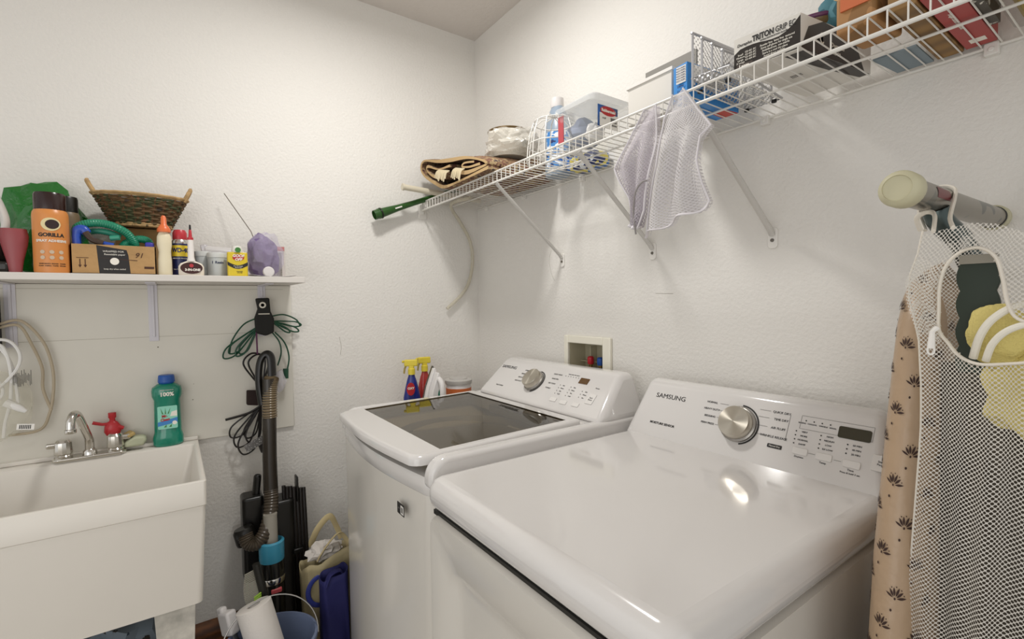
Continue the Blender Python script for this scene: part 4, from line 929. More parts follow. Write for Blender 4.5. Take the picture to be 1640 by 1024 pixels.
for i in range(8): k = i/7; P0 = Vector((.378-.008*k, -1.11, .355+.05*k)); b.tube([P0, P0+Vector((.012, -.022, -.004))], .003, 5)
b.build('green_tuft', mat('lime_tuft', '#8fb53c', .6), t)

# shopping bags between washer and wall
t = thing('tote_bag', 'beige tote bag with blue ring print and handles on the floor', 'bag', (.20, -.86, 0))
BE = mat('tote_beige', '#a99c78', .7, bump=.4, bscale=20, dist=.01)
b = MB()
def tote(u, v):
    a = 2*pi*u; rx, ry = .060+.012*v, .095+.012*v
    return Vector((.225 + rx*math.copysign(abs(math.cos(a))**.6, math.cos(a)) + .006*math.sin(9*a+4*v), -.848 + ry*math.copysign(abs(math.sin(a))**.6, math.sin(a)), .002+.40*v+.035*v*math.sin(a+.6)+.01*math.sin(5*a)*v))
b.surf(tote, 48, 16, cu=True); b.poly([tote(i/48, 0) for i in range(48)]); b.build('bag_body', BE, t, solid=.003)
b = MB(); P = []
for i in range(32): a = 2*pi*i/32; P.append((.294, -.900+.045*math.cos(a), .30+.055*math.sin(a)))
b.tube(P, .009, 8, closed=True, flat=.5); b.build('blue_ring_print', mat('royal_blue', '#2b3684', .6), t)
for dx, dz in ((.26, .0), (.13, .02)):
    b = MB(); b.tube(smoothpath([(dx, -.90, .40), (dx+.01, -.87, .45+dz), (dx, -.82, .485+dz), (dx-.01, -.79, .45), (dx, -.775, .40)], 6), .013, 8, flat=.25); b.build('handle', mat('handle_cream', '#c9b88c', .7), t)
b = MB(); b.blob((.222, -.862, .415), (.045, .06, .035), .3, 3, 31, 3); tag(b.build('crumpled_paper', mat('paper_white', '#cfc9c2', .8), sharp=15), 'crumpled white paper lying in the beige tote bag', 'paper')
t = thing('shopping_bag', 'dark blue fabric shopping bag standing beside the washer front', 'bag', (.345, -.88, 0))
b = MB()
def sb(u, v):
    a = 2*pi*u; rx, ry = .036, .048
    return Vector((.352 + rx*math.copysign(abs(math.cos(a))**.5, math.cos(a)) + .004*math.sin(5*a+6*v), -.866 + ry*math.copysign(abs(math.sin(a))**.5, math.sin(a)), .002+.385*v+.012*v*math.sin(a)))
b.surf(sb, 40, 14, cu=True); b.poly([sb(i/40, 0) for i in range(40)]); b.build('bag_body', mat('navy_fabric', '#20215c', .75, bump=.4, bscale=18, dist=.01), t, solid=.003)
b = MB(); b.tube(smoothpath([(.385, -.905, .36), (.38, -.885, .395), (.378, -.85, .40), (.38, -.835, .37)], 6), .012, 8, flat=.25); b.build('handle', mat('navy_fabric', '#20215c', .75), t)
# dark tub and pipe under the sink
b = MB(); b.lathe([(.0, 0), (.12, 0), (.15, .30), (.155, .31), (.145, .31), (.11, .02)], (.30, -1.50, 0), 32); tag(b.build('storage_tub', mat('tub_blue', '#3f5a74', .4)), 'blue-grey round tub stored under the laundry sink', 'tub')
b = MB(); b.blob((.30, -1.50, .35), (.11, .11, .08), .3, 2, 41, 3); tag(b.build('rag_heap', mottled('rag_blue', ['#2d3a48', '#6b7680', '#2a2620'], 14)), 'heap of dark blue-grey rags in the tub under the sink', 'rags')

# ================================================================== things on the wire shelf
ZW = ZD + .0022
t = thing('green_tube', 'dark green plastic tube with flared end poking out left of the shelf', 'tube', (.055, -.4, 1.78))
d = Vector((0, .272, .106)).normalized(); A = Vector((.052, -.572, 1.782)); GT = mat('bottle_green', '#29521f', .3)
q = Matrix.Translation(A) @ d.to_track_quat('Z', 'Y').to_matrix().to_4x4()
b = MB(); b.lathe([(.0155, .02), (.019, .012), (.0195, 0), (.0215, 0), (.0215, .018), (.0235, .02), (.0235, .026), (.0215, .028), (.0205, .05), (.015, .12), (.0125, .2), (.0125, .46)], seg=24, m=q); b.build('tube_body', GT, t)
b = MB(); b.lathe([(.0245, .030), (.0245, .036), (.022, .037)], seg=24, m=q); b.build('collar', BLACK, t)
b = MB(); b.box(.0, .0005, .10, .135, -.003, .003, m=Matrix.Translation((.0695, 0, 0)) @ Matrix.Translation(Vector((0, A.y, A.z))) @ Matrix.Rotation(math.atan2(.106, .272), 4, 'X')); b.build('white_print', WPLAS, t)
b = MB(); b.tube([(.105, -.458, 1.912), (.105, -.05, 1.894)], .013, 16); b.tube([(.105, -.458, 1.912), (.105, -.45, 1.912)], .016, 16); tag(b.build('cream_pipe', mat('pipe_cream', '#d3cbb6', .4)), 'cream plastic pipe lying under the folded rug at the shelf end', 'pipe')
b = MB(); b.tube(smoothpath([(.30, -.22, 1.852), (.16, -.23, 1.855), (.075, -.19, 1.84), (.03, -.12, 1.79), (.02, -.06, 1.70), (.018, -.045, 1.60), (.02, -.07, 1.49), (.02, -.12, 1.42), (.022, -.20, 1.355)], 8), .0085, 12)
tag(b.build('clear_hose', mat('vinyl_clear', '#cfc8b4', .2, alpha=.55)), 'clear vinyl hose curving down in the corner below the shelf', 'hose')
# folded rug
t = thing('folded_rug', 'folded brown patterned rug with cream fringe on the left shelf end', 'rug', (.36, -.19, ZW))
RG = mottled('rug_pile', ['#4a2a28', '#8a7050', '#6e4a3c', '#a08a66', '#3c2f38'], 28, .95, .8, 3); RB = mottled('rug_back', ['#5c4a33', '#7d6a4c', '#4a3a2a'], 35, .95, .6, 3)
def ribbon(b, pts, th, y0, y1, slope=0., ny=10):
    P = [Vector((p[0], 0, p[1])) for p in smoothpath([(x, z_, 0) for x, z_ in pts], 6)]
    P = [Vector((p[0], 0, p[1])) for p in [(v[0], v[1]) for v in smoothpath([(x, z_, 0) for x, z_ in pts], 6)]]
    N_ = []
    for i, p in enumerate(P):
        tt = (P[min(i+1, len(P)-1)]-P[max(i-1, 0)]).normalized(); N_.append(Vector((-tt.z, 0, tt.x)))
    out = [p+n_*th/2 for p, n_ in zip(P, N_)] + [p-n_*th/2 for p, n_ in zip(reversed(P), reversed(N_))]
    n = len(out); rows = []
    for j in range(ny+1):
        y = y0+(y1-y0)*j/ny; rows.append([b.bm.verts.new((q_.x+.004*math.sin(j*.9+i*.2), y, q_.z+slope*(y-y0)*min(1.2, max(0, (q_.z-1.885)/.08))+.002*math.sin(j*1.7+i*.3))) for i, q_ in enumerate(out)])
    for j in range(ny):
        for i in range(n): b.face([rows[j][i], rows[j][(i+1) % n], rows[j+1][(i+1) % n], rows[j+1][i]])
    h = len(P)
    for i in range(h-1):
        f = b.face([rows[0][i], rows[0][i+1], rows[0][n-2-i], rows[0][n-1-i]])
        if f: f.material_index = 1
    b.face(rows[-1])
TAN = mat('rug_edge_tan', '#b79a6e', .9)
b = MB(); ribbon(b, [(.66, 1.884), (.45, 1.880), (.31, 1.884), (.23, 1.915), (.12, 1.972), (.078, 2.018), (.11, 2.042), (.24, 2.008), (.36, 1.985), (.50, 1.962), (.61, 1.925), (.648, 1.90), (.60, 1.898), (.50, 1.902), (.42, 1.925)], .0125, -.352, -.04, .12)
b.build('outer_fold', [RG, TAN], t)
b = MB(); ribbon(b, [(.36, 1.962), (.25, 1.972), (.15, 2.008), (.135, 1.995), (.20, 1.955), (.30, 1.925), (.33, 1.94), (.27, 1.952)], .011, -.350, -.05, .12); b.build('inner_fold', [RG, TAN], t)
b = MB(); ribbon(b, [(.60, 1.912), (.52, 1.918), (.46, 1.935), (.48, 1.945), (.56, 1.93)], .009, -.349, -.06, .12); b.build('inner_fold', [mat('rug_maroon', '#4b1f24', .95), TAN], t)
b = MB()
for i in range(16):
    x = .27+.011*i + (.05 if i > 8 else 0); z_ = 1.965-.003*i
    b.tube(smoothpath([(x, -.352, z_), (x-.004, -.366, z_-.012), (x-.012+.003*(i % 3), -.37, z_-.035-.012*(i % 4)/3)], 4), .003, 5)
b.build('fringe', mat('fringe_cream', '#d5c7a6', .9), t)
# can in clear bag
c = (.50, -.145); z_ = 1.982; t = thing('paint_can', 'round can with brown rim wrapped in a clear plastic bag on the rug', 'can', (*c, z_))
b = MB(); b.lathe([(.083, z_), (.085, z_+.004), (.085, z_+.108)], (*c, 0), 36); b.build('can_body', mat('can_pale', '#d8d3c6', .4), t)
b = MB(); b.lathe([(.085, z_+.106), (.088, z_+.110), (.088, z_+.114), (.083, z_+.116), (.080, z_+.108), (0, z_+.108)], (*c, 0), 36); b.build('rim', mat('rim_brown', '#6f5a3a', .35, metal=.5), t)
b = MB(); b.blob((.56, -.17, z_+.04), (.125, .10, .062), .22, 2.4, 51, 4, flat=-.038); b.build('bag_film', film('bag_film', '#dcd8cf', .42, .15, .9, 16), t, sharp=18)
# inverted wire basket
t = thing('wire_basket', 'white coated wire basket lying upside down behind the clear bin', 'basket', (.87, -.205, ZW)); cc = Vector((.872, -.208, 0)); b = MB()
for r0, zz in ((.098, .004), (.099, .012), (.093, .06), (.072, .14)):
    b.tube([(cc.x+r0*math.cos(2*pi*i/40), cc.y+r0*math.sin(2*pi*i/40), ZW+zz) for i in range(40)], .0022, 6, closed=True)
for k in range(12):
    a = 2*pi*k/12; b.tube([(cc.x+r_*math.cos(a), cc.y+r_*math.sin(a), ZW+h) for r_, h in ((.098, .004), (.095, .05), (.086, .10), (.072, .14), (.045, .156), (0, .16))], .002, 6)
b.build('wires', WPLAS, t)
# detergent jug
c = (.735, -.075); t = thing('detergent_jug', 'pale jug with blue label standing behind the wire basket', 'jug', (*c, ZW))
b = MB(); b.lathe([(.05, ZW), (.056, ZW+.01), (.056, ZW+.17), (.045, ZW+.23), (.028, ZW+.265), (.02, ZW+.275)], (*c, 0), 30, sy=.8); b.build('jug_body', mat('jug_grey_blue', '#8c9aa9', .3), t)
b = MB(); b.lathe([(.024, ZW+.265), (.026, ZW+.27), (.025, ZW+.30), (0, ZW+.302)], (*c, 0), 22); b.build('cap', mat('cap_white2', '#dbd7d5', .35), t)
b = MB(); n, _ = facing(c); a = math.atan2(n.y, n.x); b.lathe([(.0568, ZW+.03), (.0568, ZW+.165)], (*c, 0), 20, sy=.8, a0=a-1.1, a1=a+1.1); b.build('label', mottled('jug_label', ['#2d5fa8', '#dfe4ea', '#3f7fc0', '#1c2f63'], 26, .4, 0, 2), t)
b = MB(); b.box(.70, .80, -.13, -.13+.001, ZW, ZW+.001); b.bm.clear(); b.uv = b.bm.loops.layers.uv.verify()
b.prism(rrect(.80, .955, -.095, -.012, .015), ZW, ZW+.05, 'z'); tag(b.build('detergent_pack', mottled('blue_pack', ['#1f4f95', '#2c6ab5', '#e0d060', '#1a2c66', '#dfe4ea'], 11, .3, .2, 2), bevel=.012, seg=3), 'blue soft detergent pack lying at the back of the shelf', 'pack')
# clear bin with lid
t = thing('clear_bin', 'clear plastic bin with lid and a red and blue label', 'bin', (1.06, -.205, ZW)); CL = mat('clear_plastic', '#e9ecec', .08, alpha=.15, spec=.6)
b = MB(); prev = None
for i_, zz in ((.014, ZW+.001), (.008, ZW+.006), (0, ZW+.11)):
    vs = [b.bm.verts.new((x, y, zz)) for x, y in rrect(.975+i_, 1.150-i_, -.290+i_, -.115-i_, .022, 5)]
    if prev:
        for i in range(len(vs)): b.face([prev[i], prev[(i+1) % len(vs)], vs[(i+1) % len(vs)], vs[i]])
    else: b.face(vs)
    prev = vs
b.build('bin_body', CL, t)
b = MB(); b.prism(rrect(.967, 1.158, -.298, -.107, .026, 5), ZW+.108, ZW+.128, 'z'); b.prism(rrect(.98, 1.145, -.285, -.12, .02, 5), ZW+.128, ZW+.136, 'z'); b.build('lid', mat('frost_plastic', '#e4e6e6', .2, alpha=.32), t, bevel=.003)
b = MB(); b.box(.985, 1.01, -.288, -.2855, ZW+.02, ZW+.105); b.build('red_card', mat('card_red', '#b0454c', .5), t)
b = MB(); b.poly([(1.149, -.275, ZW+.035), (1.149, -.19, ZW+.035), (1.150, -.19, ZW+.098), (1.150, -.275, ZW+.098)]); lb = b.build('label', mat('label_blue2', '#24518c', .4), t, solid=.001)
b = MB(); b.box(1.1505, 1.1512, -.268, -.19, ZW+.035, ZW+.075); b.build('label_white', WPLAS, lb)
b = MB(); b.lathe([(.014, 0), (.014, .001), (0, .001)], seg=24, m=place((1.1505, -.232, ZW+.083), 0, pi/2) @ Matrix.Diagonal((1, 2.4, 1, 1))); b.build('red_oval', mat('label_red', '#b5282c', .4), lb)
b = MB(); b.text('Rubbermaid', .012, (1.1522, -.232, ZW+.083), (0, 1, 0), fat=.0004); b.build('brand_lettering', mat('white_ink', '#ece7dc', .5), lb)
b = MB()
for i in range(9): b.box(1.1513, 1.1518, -.222+.003*i, -.2205+.003*i, ZW+.042, ZW+.066)
b.text('12 QT', .006, (1.1518, -.25, ZW+.06), (0, 1, 0)); b.build('barcode', INK, lb)
b = MB(); b.blob((1.03, -.21, ZW+.055), (.04, .06, .045), .15, 2, 61, 3); tag(b.build('folded_cloth', mat('slate_cloth', '#7a8398', .8), sharp=20), 'slate blue cloth inside the clear bin', 'cloth')
b = MB(); b.blob((1.10, -.235, ZW+.035), (.025, .035, .03), .15, 2, 62, 3); tag(b.build('plastic_scrap', mat('scrap_white', '#d6d3cf', .5), sharp=20), 'white crumpled wrapping inside the clear bin by the label', 'wrapping')
# white open box
t = thing('white_box', 'white box with raised grey flap behind the wire rail', 'box', (1.33, -.19, ZW))
WB = mat('box_white', '#d8d4cc', .6)
b = MB(); b.box(1.255, 1.40, -.262, -.13, ZW, ZW+.108); b.build('box_body', WB, t, bevel=.002)
b = MB(); b.box(1.212, 1.385, -.134, -.128, ZW+.10, ZW+.198); b.build('flap', mat('flap_grey', '#7d7a73', .6), t)
b = MB(); b.box(1.251, 1.404, -.266, -.126, ZW+.101, ZW+.109); b.build('rim', WPLAS, t)
# blue box
t = thing('blue_box', 'bright blue box with white text panel beside the silver organizer', 'box', (1.445, -.18, ZW)); BB = mat('box_blue', '#2f86cf', .4)
b = MB(); b.prism([(1.422, -.285), (1.466, -.292), (1.484, -.095), (1.415, -.095)], ZW, ZW+.088, 'z'); b.build('box_body', BB, t, bevel=.001)
b = MB(); b.poly([(1.4685, -.27, ZW+.045), (1.479, -.155, ZW+.045), (1.479, -.155, ZW+.085), (1.4685, -.27, ZW+.085)]); b.box(1.436, 1.4625, -.2925, -.2915, ZW+.042, ZW+.082); b.build('text_panel', WPLAS, t, solid=.0008)
b = MB(); 
for i in range(6): b.text('store in a dry place', .0032, (1.449, -.294, ZW+.078-.006*i), (1, 0, 0))
for i in range(3): b.text('Dryer', .008, (1.449, -.2935, ZW+.034-.012*i), (1, 0, 0))
b.build('lettering', mat('navy_ink', '#20386b', .6), t)
b = MB(); b.prism([(1.44, -.15), (1.478, -.15), (1.483, -.097), (1.44, -.097)], ZW-.0006, ZW, 'z'); b.build('red_end', mat('box_red', '#c2473c', .5), t)
# perforated organizer
PF = netting('perforated_metal', '#c9c9ca', 70, .36, .35, 0.); pb = PF.node_tree.nodes['Principled BSDF']; pb.inputs['Metallic'].default_value = .8
MATS['perforated_metal'] = PF; SV = mat('silver_paint', '#c3c3c5', .35, metal=.6)
t = thing('desk_organizer', 'silver perforated metal organizer with stepped dividers', 'organizer', (1.54, -.2, ZW))
for i, (x, zt) in enumerate(((1.490, .140), (1.512, .120), (1.535, .098), (1.558, .076))):
    y0_, y1_ = -.305+.004*i, -.075; z0 = ZW+.012
    b = MB(); b.surf(lambda u, v: Vector((x, y0_+(y1_-y0_)*u, z0+(zt+.012*u-.012)*v)), 1, 1, uvs=(y1_-y0_, zt)); pn = b.build('divider', PF, t)
    b = MB(); r_ = .012; z1 = ZW+zt
    b.tube(smoothpath([(x, y0_, z0), (x, y0_, z1-r_), (x, y0_+r_*.3, z1-r_*.3), (x, y0_+r_, z1), (x, y1_-r_, z1+.012), (x, y1_, z1), (x, y1_, z0)], 4), .0028, 8); b.build('divider_frame', SV, pn)
b = MB(); b.surf(lambda u, v: Vector((1.488+.095*u, -.305+.235*v, ZW+.008)), 1, 1, uvs=(.095, .235)); b.surf(lambda u, v: Vector((1.488+.095*u, -.306, ZW+.004+.03*v)), 1, 1, uvs=(.095, .03)); b.build('base_tray', PF, t, solid=.0012)
b = MB(); b.tube(rrect3 if False else [(1.488, -.306, ZW+.034), (1.582, -.306, ZW+.03), (1.582, -.07, ZW+.01), (1.488, -.07, ZW+.01)], .0026, 8, closed=True); b.build('base_frame', SV, t)
for x, y in ((1.50, -.29), (1.57, -.29), (1.50, -.085), (1.57, -.085)):
    b = MB(); b.lathe([(.006, ZW), (.006, ZW+.006)], (x, y, 0), 12); b.build('rubber_foot', RUBBER, t)
# glove box
t = thing('glove_box', 'black and white glove box with large lettering on the wire shelf', 'box', (1.67, -.16, ZW))
def gb(u, v, w_, o=0.):  # u along the front 0..1, v up 0..1, w to the back 0..1
    a, b_, c_, d = Vector((1.590, -.300, 0)), Vector((1.722, -.288, 0)), Vector((1.765, -.06, 0)), Vector((1.630, -.05, 0))
    p = a*(1-u)*(1-w_) + b_*u*(1-w_) + c_*u*w_ + d*(1-u)*w_
    p.z = ZW + .009*(1-w_) + .070*v; p.y -= o; return p
b = MB(); V = [b.bm.verts.new(gb(*q_)) for q_ in ((0,0,0),(1,0,0),(1,0,1),(0,0,1),(0,1,0),(1,1,0),(1,1,1),(0,1,1))]
for q_ in ((0,3,2,1),(4,5,6,7),(0,1,5,4),(1,2,6,5),(2,3,7,6),(3,0,4,7)): b.face([V[i] for i in q_])
b.build('box_body', mat('box_white2', '#d9d5cd', .4), t)
WV = [0, .1, .2, .3, .4, .5, .6, .7, .8, .9, 1]; top = [.52, .64, .66, .66, .64, .60, .58, .58, .64, .76, .95]
BKB = mat('box_black', '#2a2420', .3)
b = MB(); b.poly([gb(u, .02, 0, .0004) for u in WV] + [gb(u, h, 0, .0004) for u, h in reversed(list(zip(WV, top)))])
b.poly([gb(1, .0, 0)+Vector((.0005, 0, 0)), gb(1, 0, .9)+Vector((.0005, 0, 0)), gb(1, .85, .75)+Vector((.0005, 0, 0)), gb(1, 1, .3)+Vector((.0005, 0, 0)), gb(1, .7, .1)+Vector((.0005, 0, 0))])
b.poly([gb(.72, -.005, .05), gb(1, -.005, .05), gb(1, -.005, .98), gb(.86, -.005, .98), gb(.78, -.005, .6)]); b.build('black_print', BKB, t)
fx = (gb(1, 0, 0)-gb(0, 0, 0)).normalized()
b = MB(); b.text('TRITON', .0165, gb(.46, .80, 0, .0008), fx, (0, 0, 1), fat=.0006, sx=.72); b.text('GRIP EC', .0165, gb(.79, .80, 0, .0008), fx, (0, 0, 1), sx=.66); b.text('Duraplus', .0085, gb(.17, .76, 0, .0008), fx, (0, 0, 1), shear=.2); b.text('NITRILE EXAMINATION GLOVES', .0038, gb(.62, .665, 0, .0008), fx, (0, 0, 1)); b.build('brand_lettering', INK, t)
b = MB(); wi = mat('white_ink', '#ece7dc', .5)
for i, s_ in enumerate(('Small', 'Medium', 'Large', 'X Large')): b.text(s_, .0055, gb(.11, .46-.08*i, 0, .0010), fx, (0, 0, 1)); b.text('GS-42%d EC' % (i+1), .0052, gb(.27, .50-.08*i, 0, .0010), fx, (0, 0, 1))
for i, s_ in enumerate(('Powder free  latex free  textured', 'Extra cuff gloves for single use', 'Ambidextrous  non-sterile', 'Store in a cool dry place', 'Avoid direct sunlight')): b.text(s_, .0062, gb(.67-.01*i, .50-.085*i, 0, .0010), fx, (0, 0, 1), sx=.8)
b.text('Large', .0095, gb(.17, .10, 0, .0014), fx, (0, 0, 1), fat=.0004); b.build('lettering', wi, t)
b = MB(); b.poly([gb(.05, .02, 0, .0007), gb(.3, .02, 0, .0007), gb(.3, .18, 0, .0007), gb(.05, .18, 0, .0007)]); b.build('size_patch', mat('patch_brown', '#4a4039', .4), t)
sx_ = (gb(1, 0, 1)-gb(1, 0, 0)).normalized()
b = MB(); b.text('Duraplus', .012, gb(1, .42, .5)+Vector((.0012, 0, 0)), sx_, (0, 0, 1)); b.text('Gloves 50', .010, gb(1, .2, .45)+Vector((.0012, 0, 0)), sx_, (0, 0, 1)); q = gb(1, .5, .28)+Vector((.0012, 0, 0)); b.lathe([(.011, 0), (.011, .0006), (.008, .0006), (.008, 0)], seg=20, m=Matrix.Translation(q) @ Matrix.Rotation(pi/2, 4, 'Y'))
b.build('side_print', wi, t)
b = MB()
for i in range(7): p = gb(.35+.025*i, -.006, .45); b.box(p.x, p.x+.0018, p.y, p.y+.05, p.z-.0003, p.z)
b.build('barcode', INKG, t)
# purple-edged case on the glove box
b = MB(); b.blob((1.675, -.15, ZW+.108), (.07, .05, .021), .02, 1, 71, 4); cs_ = b.build('eyeglass_case', mat('case_brown', '#6a5634', .35)); tag(cs_, 'brown oval case with purple edge lying on the glove box', 'case')
b = MB(); P = [(1.675+.071*math.cos(2*pi*i/40), -.15+.051*math.sin(2*pi*i/40), ZW+.110) for i in range(40)]; b.tube(P, .0045, 8, closed=True); OFF[cs_.name] = cs_.location.copy(); b.build('purple_edge', mat('case_purple', '#5c2b52', .4), cs_)
# teal bag, kraft parcel, black strap roll, paper, boxes, sponge tray
b = MB(); b.blob((1.735, -.14, ZW+.118), (.034, .05, .042), .12, 2, 81, 3, flat=-.040); tag(b.build('teal_pouch', mat('teal_fabric', '#4a7c88', .7), sharp=25), 'teal pouch lying on the right end of the glove box', 'pouch')
t = thing('kraft_bag', 'orange and brown paper bag with folded cream top on the wire shelf', 'paper bag', (1.80, -.22, ZW))
b = MB(); b.prism([(1.785, -.292), (1.850, -.295), (1.860, -.19), (1.795, -.19)], ZW, ZW+.070, 'z'); b.build('bag_body', mottled('kraft_print', ['#94703f', '#a5794a', '#8a6438'], 9, .7, .2, 2), t, bevel=.006)
b = MB(); b.tube([(1.795, -.285, ZW+.082), (1.808, -.20, ZW+.082)], .019, 12, flat=.7); b.build('folded_top', mat('kraft_cream', '#c9ab7e', .7), t)
b = MB(); b.prism([(1.795, -.297), (1.85, -.297), (1.85, -.285), (1.795, -.285)], ZW+.04, ZW+.072, 'z'); b.build('orange_print', mat('kraft_orange', '#c4683c', .6), t)
b = MB(); b.tube([(1.84, -.285, ZW+.092), (1.848, -.20, ZW+.092)], .022, 14); tag(b.build('black_roll', mat('roll_black', '#1f1814', .5)), 'small black roll lying on the orange and brown paper bag', 'roll')
BRN = stripes('brown_box_wood', '#7a5c35', '#94713f', 6, 'Y', .6, 3)
b = MB(); b.box(1.868, 1.909, -.298, -.015, ZW, ZW+.075); tag(b.build('brown_box', BRN, bevel=.002), 'long brown wooden box between the paper bag and the red box', 'box')
b = MB(); b.prism([(1.79, -.125), (1.862, -.125), (1.862, -.015), (1.80, -.015)], ZW, ZW+.0035, 'z'); tag(b.build('grey_folder', mat('folder_grey', '#7f8d95', .6)), 'grey-blue flat folder lying behind the brown paper bag', 'folder')
t = thing('red_box', 'red carton with white lettering near the right end of the shelf', 'box', (1.93, -.15, ZW)); RX = mat('carton_red', '#a83c38', .45)
b = MB(); b.box(1.913, 1.958, -.300, -.02, ZW, ZW+.12); b.build('box_body', RX, t, bevel=.001)
b = MB(); b.text('Freight Checked 1/2 Insured', .007, (1.930, -.17, ZW-.0006), (0, 1, 0), (1, 0, 0)); b.box(1.925, 1.948, -.065, -.045, ZW-.0008, ZW-.0003); b.text('LIGHTS 24', .02, (1.936, -.3008, ZW+.05), (1, 0, 0), (0, 0, 1), sx=.4); b.build('white_print', wi, t)
b = MB(); b.box(1.961, 1.975, -.298, -.10, ZW, ZW+.11); tag(b.build('printed_booklet', mottled('booklet', ['#cfcabf', '#4f4a42', '#d8d3c8'], 60, .6, 0, 2)), 'black and white printed booklet standing right of the red carton', 'booklet')
t = thing('sponge_pack', 'yellow sponge in a grey tray at the right end of the shelf', 'sponge pack', (2.07, -.17, ZW))
b = MB(); b.prism(rrect(1.985, 2.16, -.30, -.045, .012), ZW, ZW+.006, 'z'); b.build('tray', mat('tray_clear_grey', '#8f8f8c', .2, alpha=.2), t)
b = MB(); b.prism(rrect(1.997, 2.15, -.285, -.06, .008), ZW+.006, ZW+.07, 'z'); b.build('sponge', stripes('sponge_yellow', '#c9a93a', '#dcc667', 5, 'X', .8, 6), t, bevel=.006)
b = MB(); b.box(2.17, 2.40, -.28, -.03, ZW, ZW+.12); tag(b.build('brown_box', CB, bevel=.002), 'tan cardboard box beyond the sponge pack at the end of the shelf', 'box')

# ================================================================== laundry bags hanging from the shelf
NW = netting('white_net', '#dddadb', 125, .24, .9, .3); NLi = netting('lilac_net', '#cfc9cf', 125, .24, .9, .3)
def hang(name, lab, L_, Rr, m, amp, folds, ph, y0=-.345, hem=True, group=None):
    """net cloth between a left and a right edge, each a list of (x, z), pleated"""
    def ed(E, v):
        k = v*(len(E)-1); i = min(int(k), len(E)-2); f = k-i; return E[i][0]*(1-f)+E[i+1][0]*f, E[i][1]*(1-f)+E[i+1][1]*f
    t = thing(name, lab, 'laundry bag', ((L_[0][0]+Rr[0][0])/2, y0, min(L_[-1][1], Rr[-1][1])), group)
    def S(o):
        def fn(u, v):
            a, c_ = ed(L_, v), ed(Rr, v); s_ = .5*(1+math.sin(pi*min(1, v*1.3)-pi/2)) if v < .77 else 1
            return Vector((a[0]*(1-u)+c_[0]*u, y0 - .012 + o + amp*s_*math.sin(folds*u*2*pi+ph) - .02*s_ + .004*math.sin(9*v+5*u), a[1]*(1-u)+c_[1]*u + .004*math.sin(folds*u*2*pi)*v))
        return fn
    w_, h_ = abs(Rr[len(Rr)//2][0]-L_[len(L_)//2][0])*1.15, L_[0][1]-L_[-1][1]
    b = MB(); b.surf(S(0), 40, 40, uvs=(w_, h_)); b.build('front_layer', m, t)
    b = MB(); b.surf(S(.012), 40, 40, uvs=(w_*1.03, h_*.97)); b.build('back_layer', m, t)
    if hem:
        f = S(-.003); b = MB(); b.tube([f(i/30, 1) for i in range(31)], .0038, 8, flat=.5); b.tube([f(1, i/30) for i in range(31)], .0022, 6); b.tube([f(0, i/30) for i in range(31)], .0022, 6); b.build('hem', mat('hem_white', '#d9d5d8', .8), t)
    return t, S
hang('laundry_bag', 'small lilac-grey mesh laundry bag hanging left of the white one', [(1.392, 1.852), (1.355, 1.81), (1.327, 1.765), (1.306, 1.725), (1.325, 1.685), (1.352, 1.64), (1.366, 1.572)], [(1.43, 1.852), (1.43, 1.80), (1.432, 1.76), (1.43, 1.72), (1.42, 1.66), (1.41, 1.60), (1.385, 1.560)], NLi, .011, 2.5, .5, group='mesh laundry bags over the shelf rail')
t, S_ = hang('laundry_bag', 'white mesh laundry bag with white hem hanging from the shelf rail', [(1.478, 1.857), (1.452, 1.81), (1.444, 1.76), (1.438, 1.70), (1.422, 1.64), (1.408, 1.58), (1.405, 1.535)], [(1.508, 1.86), (1.545, 1.80), (1.578, 1.755), (1.560, 1.735), (1.557, 1.68), (1.568, 1.63), (1.583, 1.588)], NW, .013, 2.2, 2., y0=-.35, group='mesh laundry bags over the shelf rail')
b = MB(); b.tube(smoothpath([(1.385, -.385, 1.545), (1.382, -.39, 1.60), (1.393, -.395, 1.645), (1.412, -.395, 1.665), (1.425, -.39, 1.668)], 6), .0022, 6); b.build('drawstring', mat('string_grey', '#8f8a88', .7), t)

# ================================================================== ironing board and the large mesh bag
t = thing('ironing_board', 'ironing board in a tan cover with brown sprigs standing against the wall', 'ironing board', (1.94, -.3, .0))
YF_ = [(.0, -.60), (.4, -.56), (.85, -.525), (1.0, -.505), (1.165, -.465), (1.30, -.43), (1.36, -.41), (1.40, -.375), (1.425, -.33), (1.437, -.27)]
def yf(z):
    for (a, ya), (c_, yc) in zip(YF_, YF_[1:]):
        if z <= c_: return ya + (yc-ya)*(z-a)/(c_-a)
    return YF_[-1][1]
def yb(z): return -.06 if z < 1.1 else -.06 - .20*((z-1.1)/.337)**2
HX = .030
def bsec(s_, z, o=0.):
    """point on the cover: s_ is the distance round the front edge, from left to right"""
    y = yf(z); k = max(.12, min(1, (1.445-z)/.05)); hx = HX*k+o; L1 = pi*.5*hx*1.6
    if abs(s_) <= L1:
        a = s_/L1*pi/2; return Vector((1.942+hx*math.sin(a), y-o+hx*1.6*(1-math.cos(a)) , z))
    return Vector((1.942+math.copysign(hx, s_), y+hx*1.6+(abs(s_)-L1), z))
b = MB(); zs = [.06, .3, .6, .85, 1.0, 1.1, 1.2, 1.28, 1.34, 1.38, 1.40, 1.415, 1.425, 1.432, 1.437]; rows = []
for z_ in zs:
    ring_ = []; y1_ = yb(z_); ln = max(.01, y1_-yf(z_)-HX*1.6); k = max(.12, min(1, (1.445-z_)/.05)); L1 = pi*.5*HX*k*1.6
    for i in range(6): ring_.append(bsec(-(L1+ln*(1-i/6)), z_) )
    for i in range(17): ring_.append(bsec(-L1+2*L1*i/16, z_))
    for i in range(1, 7): ring_.append(bsec(L1+ln*i/6, z_))
    rows.append([b.bm.verts.new(p) for p in ring_])
n = len(rows[0])
